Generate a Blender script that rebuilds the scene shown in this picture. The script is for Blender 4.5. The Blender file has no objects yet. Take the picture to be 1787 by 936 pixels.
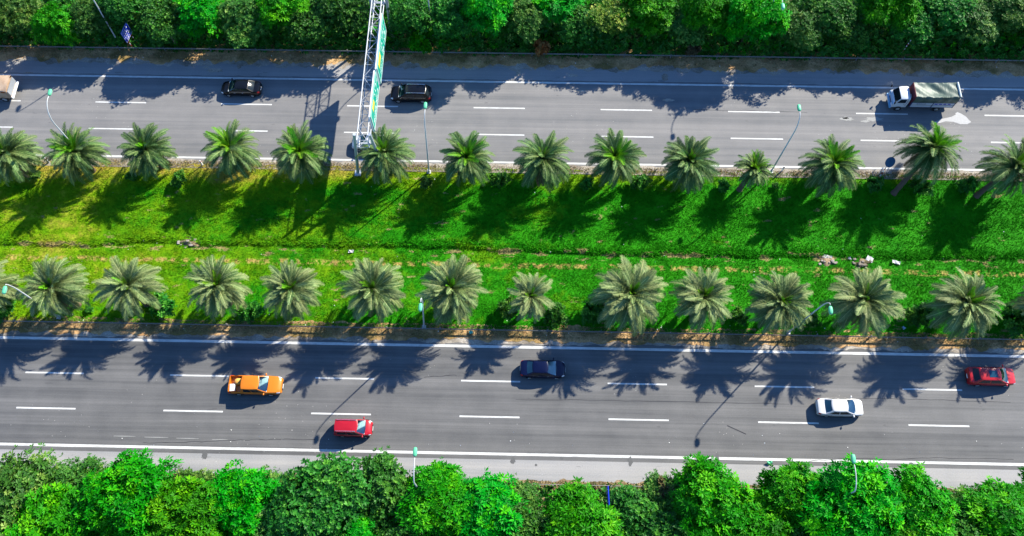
import bpy, math, random
import numpy as np
from mathutils import Vector, Matrix
R = math.radians
sc = bpy.context.scene
col = sc.collection
random.seed(7)
rng = np.random.default_rng(7)

# ------------------------------------------------------------------ camera
CAM_H, PITCH, YAW, ROLL, FPX = 80.945, 1.1762, -0.0309, -0.0111, 1410.95
_cy, _sy = math.cos(YAW), math.sin(YAW)
FW = Vector((_sy*math.cos(PITCH), _cy*math.cos(PITCH), -math.sin(PITCH)))
RT = Vector((_cy, -_sy, 0)); UP = RT.cross(FW)
_c, _s = math.cos(ROLL), math.sin(ROLL)
cam = bpy.data.cameras.new('camera'); co = bpy.data.objects.new('camera', cam); col.objects.link(co)
cam.sensor_fit = 'HORIZONTAL'; cam.sensor_width = 36.0; cam.lens = 36.0*FPX/1787.0
cam.clip_start = 0.5; cam.clip_end = 3000
rt2 = RT*_c - (-UP)*_s*1.0
cx = RT*_c + UP*_s            # image right axis
cyv = UP*_c - RT*_s           # image up axis
M = Matrix((cx, cyv, -FW)).transposed().to_4x4(); M.translation = (0, 0, CAM_H)
co.matrix_world = M
sc.camera = co

# ------------------------------------------------------------------ world, sun, exposure
SUN_EL, SUN_AZ = R(34.5), math.atan2(0.72, 0.695)     # azimuth measured from +Y towards +X
w = bpy.data.worlds.new('World'); sc.world = w; w.use_nodes = True
nt = w.node_tree; nt.nodes.clear()
sky = nt.nodes.new('ShaderNodeTexSky'); sky.sky_type = 'NISHITA'; sky.sun_disc = False
sky.sun_elevation = SUN_EL; sky.sun_rotation = SUN_AZ
sky.air_density = 1.0; sky.dust_density = 0.0; sky.ozone_density = 10.0; sky.altitude = 0
bg = nt.nodes.new('ShaderNodeBackground'); bg.inputs['Strength'].default_value = 0.12
wo = nt.nodes.new('ShaderNodeOutputWorld')
nt.links.new(sky.outputs[0], bg.inputs[0]); nt.links.new(bg.outputs[0], wo.inputs[0])
sl = bpy.data.lights.new('sun', 'SUN'); sl.energy = 4.6; sl.angle = R(0.6); sl.color = (1.0, 0.94, 0.80)
so = bpy.data.objects.new('sun', sl); col.objects.link(so)
sd = Vector((math.sin(SUN_AZ)*math.cos(SUN_EL), math.cos(SUN_AZ)*math.cos(SUN_EL), math.sin(SUN_EL)))
so.rotation_euler = (-sd).to_track_quat('-Z', 'Y').to_euler(); so.location = (60, 60, 90)
vs = sc.view_settings; vs.view_transform = 'Standard'; vs.look = 'None'; vs.exposure = 1.28; vs.gamma = 1.0
vs.use_curve_mapping = False
sc.cycles.max_bounces = 6; sc.cycles.transparent_max_bounces = 8

def at(px, py, z=0.0):
    """world point at height z seen at photo pixel (px,py)"""
    a, b = px-893.5, py-468
    u = _c*a + _s*b; v = -_s*a + _c*b
    d = FW*FPX + RT*u - UP*v
    t = (z-CAM_H)/d.z
    return Vector((d.x*t, d.y*t, z))

# ------------------------------------------------------------------ helpers
def tag(o, label=None, cat=None, group=None, kind=None):
    if label: o['label'] = label
    if cat: o['category'] = cat
    if group: o['group'] = group
    if kind: o['kind'] = kind
    return o
def empty(name, loc=(0, 0, 0), rz=0.0, label=None, cat=None, group=None):
    o = bpy.data.objects.new(name, None); col.objects.link(o)
    o.location = loc; o.rotation_euler = (0, 0, rz); o.empty_display_size = 0.3
    return tag(o, label, cat, group)
def link(name, me, parent=None, m=None):
    o = bpy.data.objects.new(name, me); col.objects.link(o)
    if parent is not None: o.parent = parent
    if m is not None:
        if me.materials: me.materials[0] = m
        else: me.materials.append(m)
    return o

class MB:
    def __init__(s): s.v = []; s.f = []
    def add(s, vs_, fs):
        n = len(s.v); s.v += [tuple(p) for p in vs_]; s.f += [tuple(i+n for i in f) for f in fs]; return s
    def box(s, c, d, rz=0.0):
        x, y, z = [k/2 for k in d]; ca, sa = math.cos(rz), math.sin(rz)
        P = []
        for dz in (-z, z):
            for dx, dy in ((-x, -y), (x, -y), (x, y), (-x, y)):
                P.append((c[0]+dx*ca-dy*sa, c[1]+dx*sa+dy*ca, c[2]+dz))
        return s.add(P, [(3, 2, 1, 0), (4, 5, 6, 7), (0, 1, 5, 4), (1, 2, 6, 5), (2, 3, 7, 6), (3, 0, 4, 7)])
    def tube(s, pts, rad, n=8, cap=True):
        pts = [Vector(p) for p in pts]
        if not hasattr(rad, '__len__'): rad = [rad]*len(pts)
        rings = []; prev = None
        for i, p in enumerate(pts):
            t = (pts[min(i+1, len(pts)-1)]-pts[max(i-1, 0)]).normalized()
            if prev is None:
                a = Vector((0, 0, 1)) if abs(t.z) < .9 else Vector((1, 0, 0))
                u = t.cross(a).normalized()
            else:
                u = (prev - t*prev.dot(t)).normalized()
            prev = u; v = t.cross(u)
            rings.append([p + (u*math.cos(2*math.pi*k/n) + v*math.sin(2*math.pi*k/n))*rad[i] for k in range(n)])
        V = [q for r_ in rings for q in r_]; F = []
        for i in range(len(pts)-1):
            for k in range(n):
                F.append((i*n+k, i*n+(k+1) % n, (i+1)*n+(k+1) % n, (i+1)*n+k))
        if cap: F += [tuple(range(n-1, -1, -1)), tuple((len(pts)-1)*n+k for k in range(n))]
        return s.add(V, F)
    def blob(s, c, r, nu=10, nv=6, sq=1.0):
        V = []; F = []
        for j in range(nv+1):
            th = math.pi*j/nv
            for i in range(nu):
                ph = 2*math.pi*i/nu
                def e(t): return math.copysign(abs(t)**sq, t)
                V.append((c[0]+r[0]*e(math.sin(th))*e(math.cos(ph)), c[1]+r[1]*e(math.sin(th))*e(math.sin(ph)), c[2]+r[2]*e(math.cos(th))))
        for j in range(nv):
            for i in range(nu):
                F.append((j*nu+i, (j+1)*nu+i, (j+1)*nu+(i+1) % nu, j*nu+(i+1) % nu))
        return s.add(V, F)
    def grid(s, P):
        """P[i][j] points -> quads"""
        n, m = len(P), len(P[0]); V = [q for r_ in P for q in r_]
        return s.add(V, [(i*m+j, (i+1)*m+j, (i+1)*m+j+1, i*m+j+1) for i in range(n-1) for j in range(m-1)])
    def mesh(s, name, m=None, smooth=None):
        me = bpy.data.meshes.new(name); me.from_pydata(s.v, [], s.f); me.update()
        if smooth is not None:
            me.polygons.foreach_set('use_smooth', [True]*len(me.polygons))
            if smooth < 180: me.set_sharp_from_angle(angle=R(smooth))
        if m: me.materials.append(m)
        return me
    def build(s, name, m, parent=None, smooth=None):
        return link(name, s.mesh(name, m, smooth), parent)

def np_mesh(name, V, F, m=None, smooth=False, tint=None, nper=3):
    me = bpy.data.meshes.new(name)
    V = np.asarray(V, np.float32); F = np.asarray(F, np.int32)
    me.vertices.add(len(V)); me.vertices.foreach_set('co', V.ravel())
    k = F.shape[1]
    me.loops.add(F.size); me.loops.foreach_set('vertex_index', F.ravel())
    me.polygons.add(len(F)); me.polygons.foreach_set('loop_start', np.arange(0, F.size, k, dtype=np.int32))
    if smooth: me.polygons.foreach_set('use_smooth', np.ones(len(F), bool))
    if tint is not None:
        a = me.attributes.new('tint', 'FLOAT', 'POINT'); a.data.foreach_set('value', np.asarray(tint, np.float32))
    me.update(); me.validate()
    if m: me.materials.append(m)
    return me

def vnoise(x, y, seed=0):
    """smooth 2-D value noise in 0..1 (numpy)"""
    x = np.asarray(x, float); y = np.asarray(y, float)
    xi = np.floor(x).astype(np.int64); yi = np.floor(y).astype(np.int64); fx = x-xi; fy = y-yi
    def h(a, b):
        n = (a*374761393 + b*668265263 + seed*974634777) & 0x7fffffff
        n = ((n ^ (n >> 13))*1274126177) & 0x7fffffff
        return ((n ^ (n >> 16)) & 0xffff)/65535.0
    sx = fx*fx*(3-2*fx); sy = fy*fy*(3-2*fy)
    return (h(xi, yi)*(1-sx)+h(xi+1, yi)*sx)*(1-sy) + (h(xi, yi+1)*(1-sx)+h(xi+1, yi+1)*sx)*sy

# ------------------------------------------------------------------ materials
class NT:
    """tiny node-tree helper"""
    def __init__(s, name):
        s.m = bpy.data.materials.new(name); s.m.use_nodes = True; s.t = s.m.node_tree; s.t.nodes.clear()
        s.out = s.n('ShaderNodeOutputMaterial')
    def n(s, typ, **kw):
        nd = s.t.nodes.new(typ)
        for k, v in kw.items():
            if k.startswith('_'): setattr(nd, k[1:], v)
            else: nd.inputs[k].default_value = v
        return nd
    def l(s, a, b): s.t.links.new(a, b)
    def coord(s, scale=(1, 1, 1), src='world'):
        if src == 'world': g = s.n('ShaderNodeNewGeometry').outputs['Position']
        else: g = s.n('ShaderNodeTexCoord').outputs['Object']
        mp = s.n('ShaderNodeMapping'); mp.inputs['Scale'].default_value = scale; s.l(g, mp.inputs['Vector']); return mp.outputs[0]
    def noise(s, scale, vec, detail=4, rough=.6):
        nd = s.n('ShaderNodeTexNoise'); nd.inputs['Scale'].default_value = scale; nd.inputs['Detail'].default_value = detail
        nd.inputs['Roughness'].default_value = rough; s.l(vec, nd.inputs['Vector']); return nd.outputs[0]
    def ramp(s, fac, stops):
        nd = s.n('ShaderNodeValToRGB'); e = nd.color_ramp.elements
        while len(e) < len(stops): e.new(0.5)
        for el, (p, c) in zip(e, stops):
            el.position = p; el.color = (*c, 1) if len(c) == 3 else c
        s.l(fac, nd.inputs[0]); return nd.outputs[0]
    def gray(s, fac, a, b, ca=0.0, cb=1.0): return s.ramp(fac, [(a, (ca,)*3), (b, (cb,)*3)])
    def mix(s, fac, a, b, blend='MIX'):
        nd = s.n('ShaderNodeMix', _data_type='RGBA', _blend_type=blend)
        for v, i in ((fac, 0), (a, 6), (b, 7)):
            if hasattr(v, 'links'): s.l(v, nd.inputs[i])
            elif i == 0: nd.inputs[0].default_value = v
            else: nd.inputs[i].default_value = (*v, 1)
        return nd.outputs[2]
    def math(s, op, a, b=0.0, clamp=False):
        nd = s.n('ShaderNodeMath', _operation=op, _use_clamp=clamp)
        for v, i in ((a, 0), (b, 1)):
            if hasattr(v, 'links'): s.l(v, nd.inputs[i])
            else: nd.inputs[i].default_value = v
        return nd.outputs[0]
    def bsdf(s, color, rough=.8, bump=None, bstr=.3, bdist=.05, spec=.3, **kw):
        b = s.n('ShaderNodeBsdfPrincipled')
        if hasattr(color, 'links'): s.l(color, b.inputs['Base Color'])
        else: b.inputs['Base Color'].default_value = (*color, 1)
        if hasattr(rough, 'links'): s.l(rough, b.inputs['Roughness'])
        else: b.inputs['Roughness'].default_value = rough
        b.inputs['Specular IOR Level'].default_value = spec
        for k, v in kw.items(): b.inputs[k].default_value = v
        if bump is not None:
            bp = s.n('ShaderNodeBump', Strength=bstr, Distance=bdist); s.l(bump, bp.inputs['Height']); s.l(bp.outputs[0], b.inputs['Normal'])
        s.l(b.outputs[0], s.out.inputs[0]); s.b = b
        return s.m

def mat_asphalt(name, lo, hi, warm=0.0):
    k = NT(name)
    st = k.noise(1.0, k.coord((.012, .75, 1)), 5, .65)          # long wear streaks along the lanes
    st2 = k.noise(1.0, k.coord((.06, 4.0, 1)), 3, .6)
    bl = k.noise(.35, k.coord(), 5, .6)
    fi = k.noise(9, k.coord(), 4, .7)
    a = k.math('ADD', k.math('MULTIPLY', st, .62), k.math('MULTIPLY', bl, .22))
    a = k.math('ADD', a, k.math('MULTIPLY', st2, .16))
    c = k.ramp(a, [(.38, (lo*.99, lo, lo*1.03)), (.62, (hi*(1+.04*warm), hi, hi*(1-.03*warm)))])
    c = k.mix(.5, c, k.ramp(fi, [(.3, (.38,)*3), (.7, (.62,)*3)]), 'OVERLAY')
    sp = k.n('ShaderNodeTexVoronoi', Scale=2.3); k.l(k.coord(), sp.inputs['Vector'])
    big = k.noise(.11, k.coord(), 2)
    spm = k.math('MULTIPLY', k.math('LESS_THAN', sp.outputs['Distance'], .055), k.math('GREATER_THAN', big, .56))
    c = k.mix(spm, c, (.62, .6, .55))
    dk = k.math('GREATER_THAN', k.noise(.8, k.coord((.5, 1.4, 1)), 3), .70)
    c = k.mix(k.math('MULTIPLY', dk, .3), c, (.05, .05, .055))
    return k.bsdf(c, .78, fi, .25, .02, spec=.35)
M_ROAD_U = mat_asphalt('asphalt_upper', .125, .205, 1.0)
M_ROAD_L = mat_asphalt('asphalt_lower', .075, .150, .6)
M_SHOULDER_U = mat_asphalt('asphalt_shoulder_upper', .22, .30, 1.0)
M_SHOULDER = mat_asphalt('asphalt_shoulder', .23, .32, 1.0)

def mat_soil(name, a, b, c3):
    k = NT(name)
    n1 = k.noise(.9, k.coord((.5, 1, 1)), 6, .65); n2 = k.noise(6, k.coord(), 5, .7); n3 = k.noise(.25, k.coord(), 3)
    c = k.ramp(n1, [(.35, a), (.62, b)])
    c = k.mix(k.gray(n3, .48, .6), c, c3)
    c = k.mix(.75, c, k.ramp(n2, [(.3, (.25,)*3), (.7, (.75,)*3)]), 'OVERLAY')
    return k.bsdf(c, .95, n2, .8, .08, spec=.1)
M_SOIL = mat_soil('soil_dry', (.17, .115, .07), (.34, .25, .15), (.10, .085, .045))
M_SOIL_D = mat_soil('soil_dark', (.085, .062, .04), (.19, .14, .085), (.055, .055, .03))
M_SOIL_U = mat_soil('soil_upper', (.34, .19, .08), (.58, .37, .18), (.20, .14, .05))
M_SAND = mat_soil('sand_pale', (.27, .235, .19), (.40, .36, .31), (.21, .18, .145))
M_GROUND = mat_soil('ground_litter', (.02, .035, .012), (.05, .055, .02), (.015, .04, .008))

def mat_grass(name, tinted):
    k = NT(name)
    g = k.n('ShaderNodeNewGeometry'); sep = k.n('ShaderNodeSeparateXYZ'); k.l(g.outputs['Position'], sep.inputs[0])
    n1 = k.noise(.16, k.coord((.8, 1.2, 0)), 5, .62)
    n2 = k.noise(1.3, k.coord((1, 1, 0)), 4, .65)
    n3 = k.noise(.5, k.coord((1, 1.3, 0)), 5, .7)
    dry = k.math('ADD', k.math('MULTIPLY', n1, .75), k.math('MULTIPLY', n2, .35))
    dry = k.math('ADD', dry, k.math('MULTIPLY', sep.outputs['X'], -.0042))      # the lawn turns yellower towards the left end
    # dry beside the kerb of the upper road and along the mowing line
    e1 = k.math('SUBTRACT', 1.0, k.math('DIVIDE', k.math('ABSOLUTE', k.math('SUBTRACT', sep.outputs['Y'], 45.9)), 3.2), True)
    dry = k.math('ADD', dry, k.math('MULTIPLY', e1, .34))
    lush = k.ramp(n3, [(.35, (.010, .155, .001)), (.65, (.026, .235, .003))])
    c = k.mix(k.gray(dry, .57, .86), lush, (.17, .30, .003))
    c = k.mix(k.gray(dry, .80, 1.06), c, (.36, .30, .045))
    # pale cut-grass line
    ml = k.math('SUBTRACT', 1.0, k.math('DIVIDE', k.math('ABSOLUTE', k.math('SUBTRACT', k.math('ADD', sep.outputs['Y'], k.math('MULTIPLY', n1, .9)), 34.55)), .42), True)
    c = k.mix(k.math('MULTIPLY', k.math('MULTIPLY', ml, 1.6, True), k.gray(n2, .47, .6)), c, (.42, .31, .09))
    # bare spots
    db = k.math('SUBTRACT', 1.0, k.math('DIVIDE', k.math('ABSOLUTE', k.math('SUBTRACT', sep.outputs['Y'], 35.55)), .75), True)
    bn = k.math('ADD', k.noise(.55, k.coord((.7, 1.6, 0)), 5, .65), k.math('MULTIPLY', db, .10))
    bare = k.gray(bn, .625, .67)
    c = k.mix(k.math('MULTIPLY', bare, .7), c, (.36, .25, .12))
    if tinted:
        t = k.n('ShaderNodeAttribute', _attribute_name='tint')
        c = k.mix(.6, c, k.ramp(t.outputs['Fac'], [(0, (.34,)*3), (1, (.72,)*3)]), 'OVERLAY')
    else:
        c = k.mix(.5, c, k.ramp(k.noise(7, k.coord(), 4, .7), [(.3, (.25,)*3), (.7, (.72,)*3)]), 'OVERLAY')
    return k.bsdf(c, .75, k.noise(5, k.coord(), 4), .6, .1, spec=.06)
M_LAWN = mat_grass('lawn', False); M_BLADE = mat_grass('grass_blades', True)

def mat_leaf(name, c0, c1, c2, rough=.5, trans=.28, spec=.35):
    k = NT(name)
    t = k.n('ShaderNodeAttribute', _attribute_name='tint'); oi = k.n('ShaderNodeObjectInfo')
    c = k.ramp(t.outputs['Fac'], [(0, c0), (.55, c1), (1, c2)])
    hs = k.n('ShaderNodeHueSaturation'); k.l(c, hs.inputs['Color'])
    k.l(k.math('ADD', k.math('MULTIPLY', oi.outputs['Random'], .03), .485), hs.inputs['Hue'])
    k.l(k.math('ADD', k.math('MULTIPLY', oi.outputs['Random'], .35), .84), hs.inputs['Value'])
    b = k.n('ShaderNodeBsdfPrincipled', Roughness=rough); b.inputs['Specular IOR Level'].default_value = spec
    k.l(hs.outputs[0], b.inputs['Base Color'])
    tr = k.n('ShaderNodeBsdfTranslucent'); k.l(hs.outputs[0], tr.inputs[0])
    mx = k.n('ShaderNodeMixShader', Fac=trans); k.l(b.outputs[0], mx.inputs[1]); k.l(tr.outputs[0], mx.inputs[2])
    k.l(mx.outputs[0], k.out.inputs[0])
    return k.m
M_LEAF = {
 'bright': mat_leaf('leaf_bright', (.006, .12, .001), (.018, .27, .001), (.11, .44, .003), .5, .3, .12),
 'dark':   mat_leaf('leaf_dark', (.012, .085, .008), (.028, .175, .014), (.12, .34, .03), .5, .25, .2),
 'olive':  mat_leaf('leaf_olive', (.018, .09, .010), (.050, .19, .018), (.22, .36, .06), .5, .25, .2),
 'pale':   mat_leaf('leaf_pale', (.03, .12, .006), (.14, .25, .015), (.46, .50, .08), .5, .25, .2),
}
M_LEAF_DRY = mat_leaf('leaf_withered', (.16, .05, .01), (.38, .16, .04), (.55, .36, .12), .7, .2, .1)
M_LEAF_DRY2 = mat_leaf('leaf_brownish', (.06, .05, .02), (.14, .12, .05), (.30, .25, .12), .7, .2, .1)
M_PALM = mat_leaf('palm_green', (.042, .105, .024), (.105, .19, .048), (.30, .37, .13), .55, .22, .2)
M_PALM_L = mat_leaf('palm_silver', (.065, .115, .034), (.15, .215, .068), (.38, .42, .17), .55, .22, .2)
M_PALM_DEAD = mat_leaf('palm_dead', (.10, .065, .03), (.19, .13, .06), (.30, .22, .11), .7, .1, .1)
M_PALM_NEW = mat_leaf('palm_new', (.04, .18, .004), (.10, .30, .008), (.24, .42, .02), .5, .25, .2)
def plain(name, c, rough=.6, **kw):
    k = NT(name); n = k.noise(6, k.coord(src='obj'), 4)
    cc = k.mix(.35, c, k.ramp(n, [(.3, (.36,)*3), (.7, (.64,)*3)]), 'OVERLAY')
    return k.bsdf(cc, rough, **kw)
M_BARK = plain('bark', (.14, .095, .06), .9)
M_PBARK = plain('palm_bark', (.13, .085, .055), .95)
def mat_paint(name):
    k = NT(name); n = k.noise(2.2, k.coord((.6, 2.5, 1)), 7, .78); n2 = k.noise(.3, k.coord(), 2)
    c = k.mix(k.gray(k.math('ADD', n, k.math('MULTIPLY', n2, .25)), .56, .84), (.62, .62, .60), (.34, .34, .33))
    return k.bsdf(c, .6)
M_LINE = mat_paint('road_paint')
M_STAIN = plain('stain', (.10, .10, .10), .7); M_SPILL = plain('spill', (.36, .36, .36), .7); M_WORN = plain('worn_paint', (.26, .26, .25), .7); M_SEAM = plain('seam', (.035, .035, .04), .8)
M_GALV = plain('galvanised', (.50, .53, .56), .42, Metallic=.55)
M_RAILS = plain('weathered_rail', (.17, .165, .15), .85)
M_GALV_W = plain('painted_steel', (.42, .43, .44), .5, Metallic=.1)
M_POLE = plain('pole_paint', (.48, .49, .48), .5)
M_HEAD = plain('lamp_green', (.10, .46, .24), .45)
M_LENS = plain('lamp_glass', (.55, .60, .58), .2)
M_GREEN = plain('sign_green', (.0, .30, .20), .4); M_WHITE = plain('sign_white', (.82, .83, .82), .5); M_YEL = plain('sign_yellow', (.72, .56, .04), .45)
M_BLUE = plain('sign_blue', (.010, .035, .55), .4); M_RED = plain('post_red', (.42, .04, .03), .5)
M_TYRE = plain('tyre', (.025, .025, .027), .85); M_RIM = plain('rim', (.45, .46, .48), .35, Metallic=.7)
M_BLACK = plain('black_trim', (.02, .02, .022), .5); M_CHROME = plain('chrome', (.7, .7, .72), .2, Metallic=.9)
M_LIGHT = plain('headlight', (.72, .76, .80), .15); M_TAIL = plain('taillight', (.42, .02, .02), .25); M_PLATE = plain('plate', (.75, .75, .72), .5)
def paint(name, c, metal=.0, rough=.3, coat=.45, sp=.5):
    k = NT('paint_'+name); m = k.bsdf(c, rough, spec=sp, Metallic=metal)
    k.b.inputs['Coat Weight'].default_value = coat; k.b.inputs['Coat Roughness'].default_value = .06
    return m
def glass(name, c, rough=.08):
    k = NT('glass_'+name); m = k.bsdf(c, rough, spec=.45); k.b.inputs['IOR'].default_value = 1.45; return m
def clear_glass(name, c):
    k = NT('glass_'+name); tr = k.n('ShaderNodeBsdfTransparent', Color=(*c, 1)); gs = k.n('ShaderNodeBsdfGlossy', Roughness=.04, Color=(.9, 1, 1, 1)); fr = k.n('ShaderNodeFresnel', IOR=1.8)
    mx = k.n('ShaderNodeMixShader'); k.l(fr.outputs[0], mx.inputs[0]); k.l(tr.outputs[0], mx.inputs[1]); k.l(gs.outputs[0], mx.inputs[2]); k.l(mx.outputs[0], k.out.inputs[0]); return k.m
M_DASH_REFLECT = plain('dash', (.50, .56, .56), .6); M_SEAT = plain('seat_cloth', (.16, .16, .17), .8)  # pale teal dashboard colour stands in for sky reflected in the windscreen
G_DARK = glass('dark', (.012, .018, .022)); G_TEAL = clear_glass('teal', (.80, .97, .97)); G_BLUE = glass('blue', (.012, .05, .09)); G_TINT = clear_glass('tint', (.22, .42, .38))

# ------------------------------------------------------------------ the setting
X0, X1 = -95.0, 95.0
def strip(name, ya, yb, z, m, kind='structure', nx=2, rag_a=0.0, rag_b=0.0, seed=0, x0=X0, x1=X1, parent=None):
    xs = np.linspace(x0, x1, nx)
    def rag(a, sd): return a*((vnoise(xs*.9, xs*0, sd)-.5)*1.2+(vnoise(xs*3.1, xs*0, sd+5)-.5)*.7)
    A = ya+(rag(rag_a, seed) if rag_a else 0*xs); B = yb+(rag(rag_b, seed+31) if rag_b else 0*xs)
    mb = MB(); mb.grid([[(x, a, z), (x, b, z)] for x, a, b in zip(xs, A, B)])
    o = mb.build(name, m, parent)
    if parent is None: tag(o, kind=kind)
    return o

YU_OUT, YU_1, YU_2, YU_IN = 57.83, 54.14, 50.47, 46.79      # upper carriageway lines
YL_IN, YL_1, YL_2, YL_OUT = 24.78, 21.09, 17.41, 13.73      # lower carriageway lines

def lawn_z(x, y):
    """gentle swale with a small ditch along the middle of the median"""
    x = np.asarray(x, float); y = np.asarray(y, float)
    t = np.clip((y-26.9)/(45.9-26.9), 0, 1)
    z = -.35*np.sin(np.pi*t)**.8
    dl = 35.75 + .6*(vnoise(x*.12, x*0, 3)-.5) + (.35*(vnoise(x*.7, x*0, 4)-.5))
    d = (y-dl)
    z = z - (.05+.22*vnoise(x*.35, x*0, 14))*np.exp(-(d/.25)**2) + .15*np.exp(-((d-.75)/.5)**2)*vnoise(x*.5, y*.5, 15)
    z = z + .07*(vnoise(x*.8, y*.8, 9)-.5) + .03*(vnoise(x*3, y*3, 11)-.5)
    edge = np.clip(np.minimum(y-26.2, 46.2-y)/.6, 0, 1)
    return .03 + z*edge

# ground: one sheet to the horizon, sunk below the median
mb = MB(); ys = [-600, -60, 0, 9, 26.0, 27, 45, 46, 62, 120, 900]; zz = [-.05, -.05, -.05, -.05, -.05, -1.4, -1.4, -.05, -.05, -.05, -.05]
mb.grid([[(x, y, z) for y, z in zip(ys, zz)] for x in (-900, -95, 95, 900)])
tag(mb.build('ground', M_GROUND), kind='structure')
road_u = strip('upper_carriageway', 46.2, 61.0, 0.0, M_ROAD_U)
road_l = strip('lower_carriageway', 12.9, 26.2, 0.0, M_ROAD_L)
strip('upper_shoulder', 58.15, 61.0, .004, M_SHOULDER_U, nx=400, rag_a=.12, seed=12)
sh_l = strip('lower_shoulder', 9.8, 13.2, 0.004, M_SHOULDER)
# soil verges with ragged edges
strip('upper_outer_verge', 59.7, 62.4, .012, M_SAND, nx=700, rag_a=.55, seed=2)
strip('upper_outer_soil', 60.15, 62.9, .018, M_SOIL_U, nx=700, rag_a=.7, seed=8)
strip('upper_median_verge', 45.4, 46.55, .040, M_SAND, nx=900, rag_b=.22, seed=4)
strip('lower_median_verge', 25.12, 26.6, .010, M_SAND, nx=900, rag_a=.25, seed=5)
strip('lower_median_soil', 25.45, 27.1, .034, M_SOIL_U, nx=900, rag_a=.38, rag_b=.35, seed=6)
strip('lower_outer_verge', 8.0, 11.25, .012, M_SOIL, nx=700, rag_b=.35, seed=7)
# median lawn
nx_, ny_ = 760, 90
gx, gy = np.meshgrid(np.linspace(-95, 95, nx_), np.linspace(26.7, 45.85, ny_), indexing='ij')
gy = gy + np.where(np.arange(ny_) == ny_-1, 1, 0)*(vnoise(gx*1.3, gx*0, 21)-.5)*.6
V = np.stack([gx, gy, lawn_z(gx, gy)+.012], -1).reshape(-1, 3)
ii, jj = np.meshgrid(np.arange(nx_-1), np.arange(ny_-1), indexing='ij'); a = (ii*ny_+jj).ravel()
F = np.stack([a, a+ny_, a+ny_+1, a+1], 1)
tag(link('median_lawn', np_mesh('median_lawn', V, F, M_LAWN, True)), kind='structure')

# painted markings: each one a part of its carriageway
def marking(name, parent, pts, z=.006, m=M_LINE):
    return MB().add([(x, y, z) for x, y in pts], [tuple(range(len(pts)))]).build(name, m, parent)
def edge_line(parent, y, wd=.2):
    xs = np.linspace(X0, X1, 380); wob = .02*(vnoise(xs*.7, xs*0, int(y*7))-.5)
    mb = MB(); mb.grid([[(x, y-wd/2+k, .006), (x, y+wd/2-k*.5, .006)] for x, k in zip(xs, wob)])
    return mb.build('edge_line', M_LINE, parent)
edge_line(road_u, YU_OUT, .24); edge_line(road_u, YU_IN, .22)
edge_line(road_l, YL_IN, .28); edge_line(road_l, YL_OUT, .26)
dash = MB().add([(0, -.08, .006), (6.05, -.08, .006), (6.05, .08, .006), (0, .08, .006)], [(0, 1, 2, 3)]).mesh('lane_mark', M_LINE)
for par, y in ((road_u, YU_1), (road_u, YU_2), (road_l, YL_1), (road_l, YL_2)):
    for i in range(-2, 9):
        o = link('lane_mark', dash, par); o.location = (-51.0+15*i, y, 0)
# worn second line, seam, stains, spilled paint
for x, y, l in ((-40.5, 14.75, 2.2), (-37.4, 14.7, 2.4), (-34.2, 14.66, 2.3), (-30.6, 14.6, 1.6)):
    marking('worn_mark', road_l, [(x, y-.03), (x+l*.5, y-.05), (x+l, y-.02), (x+l, y+.01), (x+l*.6, y+.04), (x, y+.02)], .007, M_WORN)
p, q = at(1269, 743), at(1302, 758)
d_ = (q-p).normalized(); n_ = Vector((-d_.y, d_.x, 0))*.05
marking('skid_line', road_l, [(p-n_)[:2], (q-n_)[:2], (q+n_)[:2], (p+n_)[:2]], .008, M_SEAM)
def crack(parent, pix, wd, seed):
    g_ = random.Random(seed); P = []
    for (ax_, ay_), (bx_, by_) in zip(pix[:-1], pix[1:]):
        for k in range(8): P.append(at(ax_+(bx_-ax_)*k/8, ay_+(by_-ay_)*k/8+g_.uniform(-.9, .9)))
    mb = MB(); mb.grid([[(q_.x, q_.y-wd*g_.uniform(.3, 1), .0065), (q_.x, q_.y+wd*g_.uniform(.3, 1), .0065)] for q_ in P]); mb.build('crack', M_SEAM, parent)
crack(road_l, [(250, 773), (330, 772), (420, 768), (480, 767), (560, 768)], .035, 1); crack(road_l, [(1400, 806), (1480, 800), (1560, 802), (1640, 799), (1787, 803)], .03, 2)
crack(road_l, [(900, 698), (1050, 699), (1220, 702), (1400, 706)], .03, 3); crack(road_l, [(740, 659), (775, 656), (800, 655)], .04, 4); crack(road_u, [(1210, 191), (1330, 194), (1420, 197)], .03, 5)
crack(road_l, [(1500, 695), (1600, 697), (1787, 703)], .03, 6)
def outline(name, parent, pix, z, m):
    marking(name, parent, [at(*p_)[:2] for p_ in pix], z, m)
outline('paint_spill', road_u, [(1629, 214), (1636, 211), (1642, 208), (1652, 206), (1661, 204), (1668, 200), (1667, 198), (1671, 196), (1678, 199), (1686, 204), (1691, 210), (1695, 213), (1688, 217), (1676, 217), (1664, 213), (1650, 212), (1640, 215)], .007, M_SPILL)
def splat(parent, px, py, rx, ry, m, seed, z=.008, name='stain'):
    r_ = random.Random(seed); c = at(px, py); P = []
    for k in range(22):
        a = 2*math.pi*k/22; rr = .55+.45*r_.random()
        P.append((c.x+math.cos(a)*rx*rr, c.y+math.sin(a)*ry*rr))
    marking(name, parent, P, z, m)
for i, (px, py, rx, ry) in enumerate(((1525, 208, 1.3, .35), (1478, 208, 1.0, .3), (1475, 206, .5, .2), (1510, 212, .7, .18))):
    splat(road_u, px, py, rx, ry, M_WORN, 40+i, name='paint_smear')
for i, (px, py, rx, ry) in enumerate(((357, 795, .38, .5), (895, 804, .3, .45), (1100, 806, .3, .6), (1252, 800, .2, .8), (1536, 842, .3, .6), (1590, 810, .3, .2), (980, 800, .2, .2), (935, 812, .18, .15))):
    splat(road_l, px, py, rx, ry, M_STAIN, 60+i, z=.0085)
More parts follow.
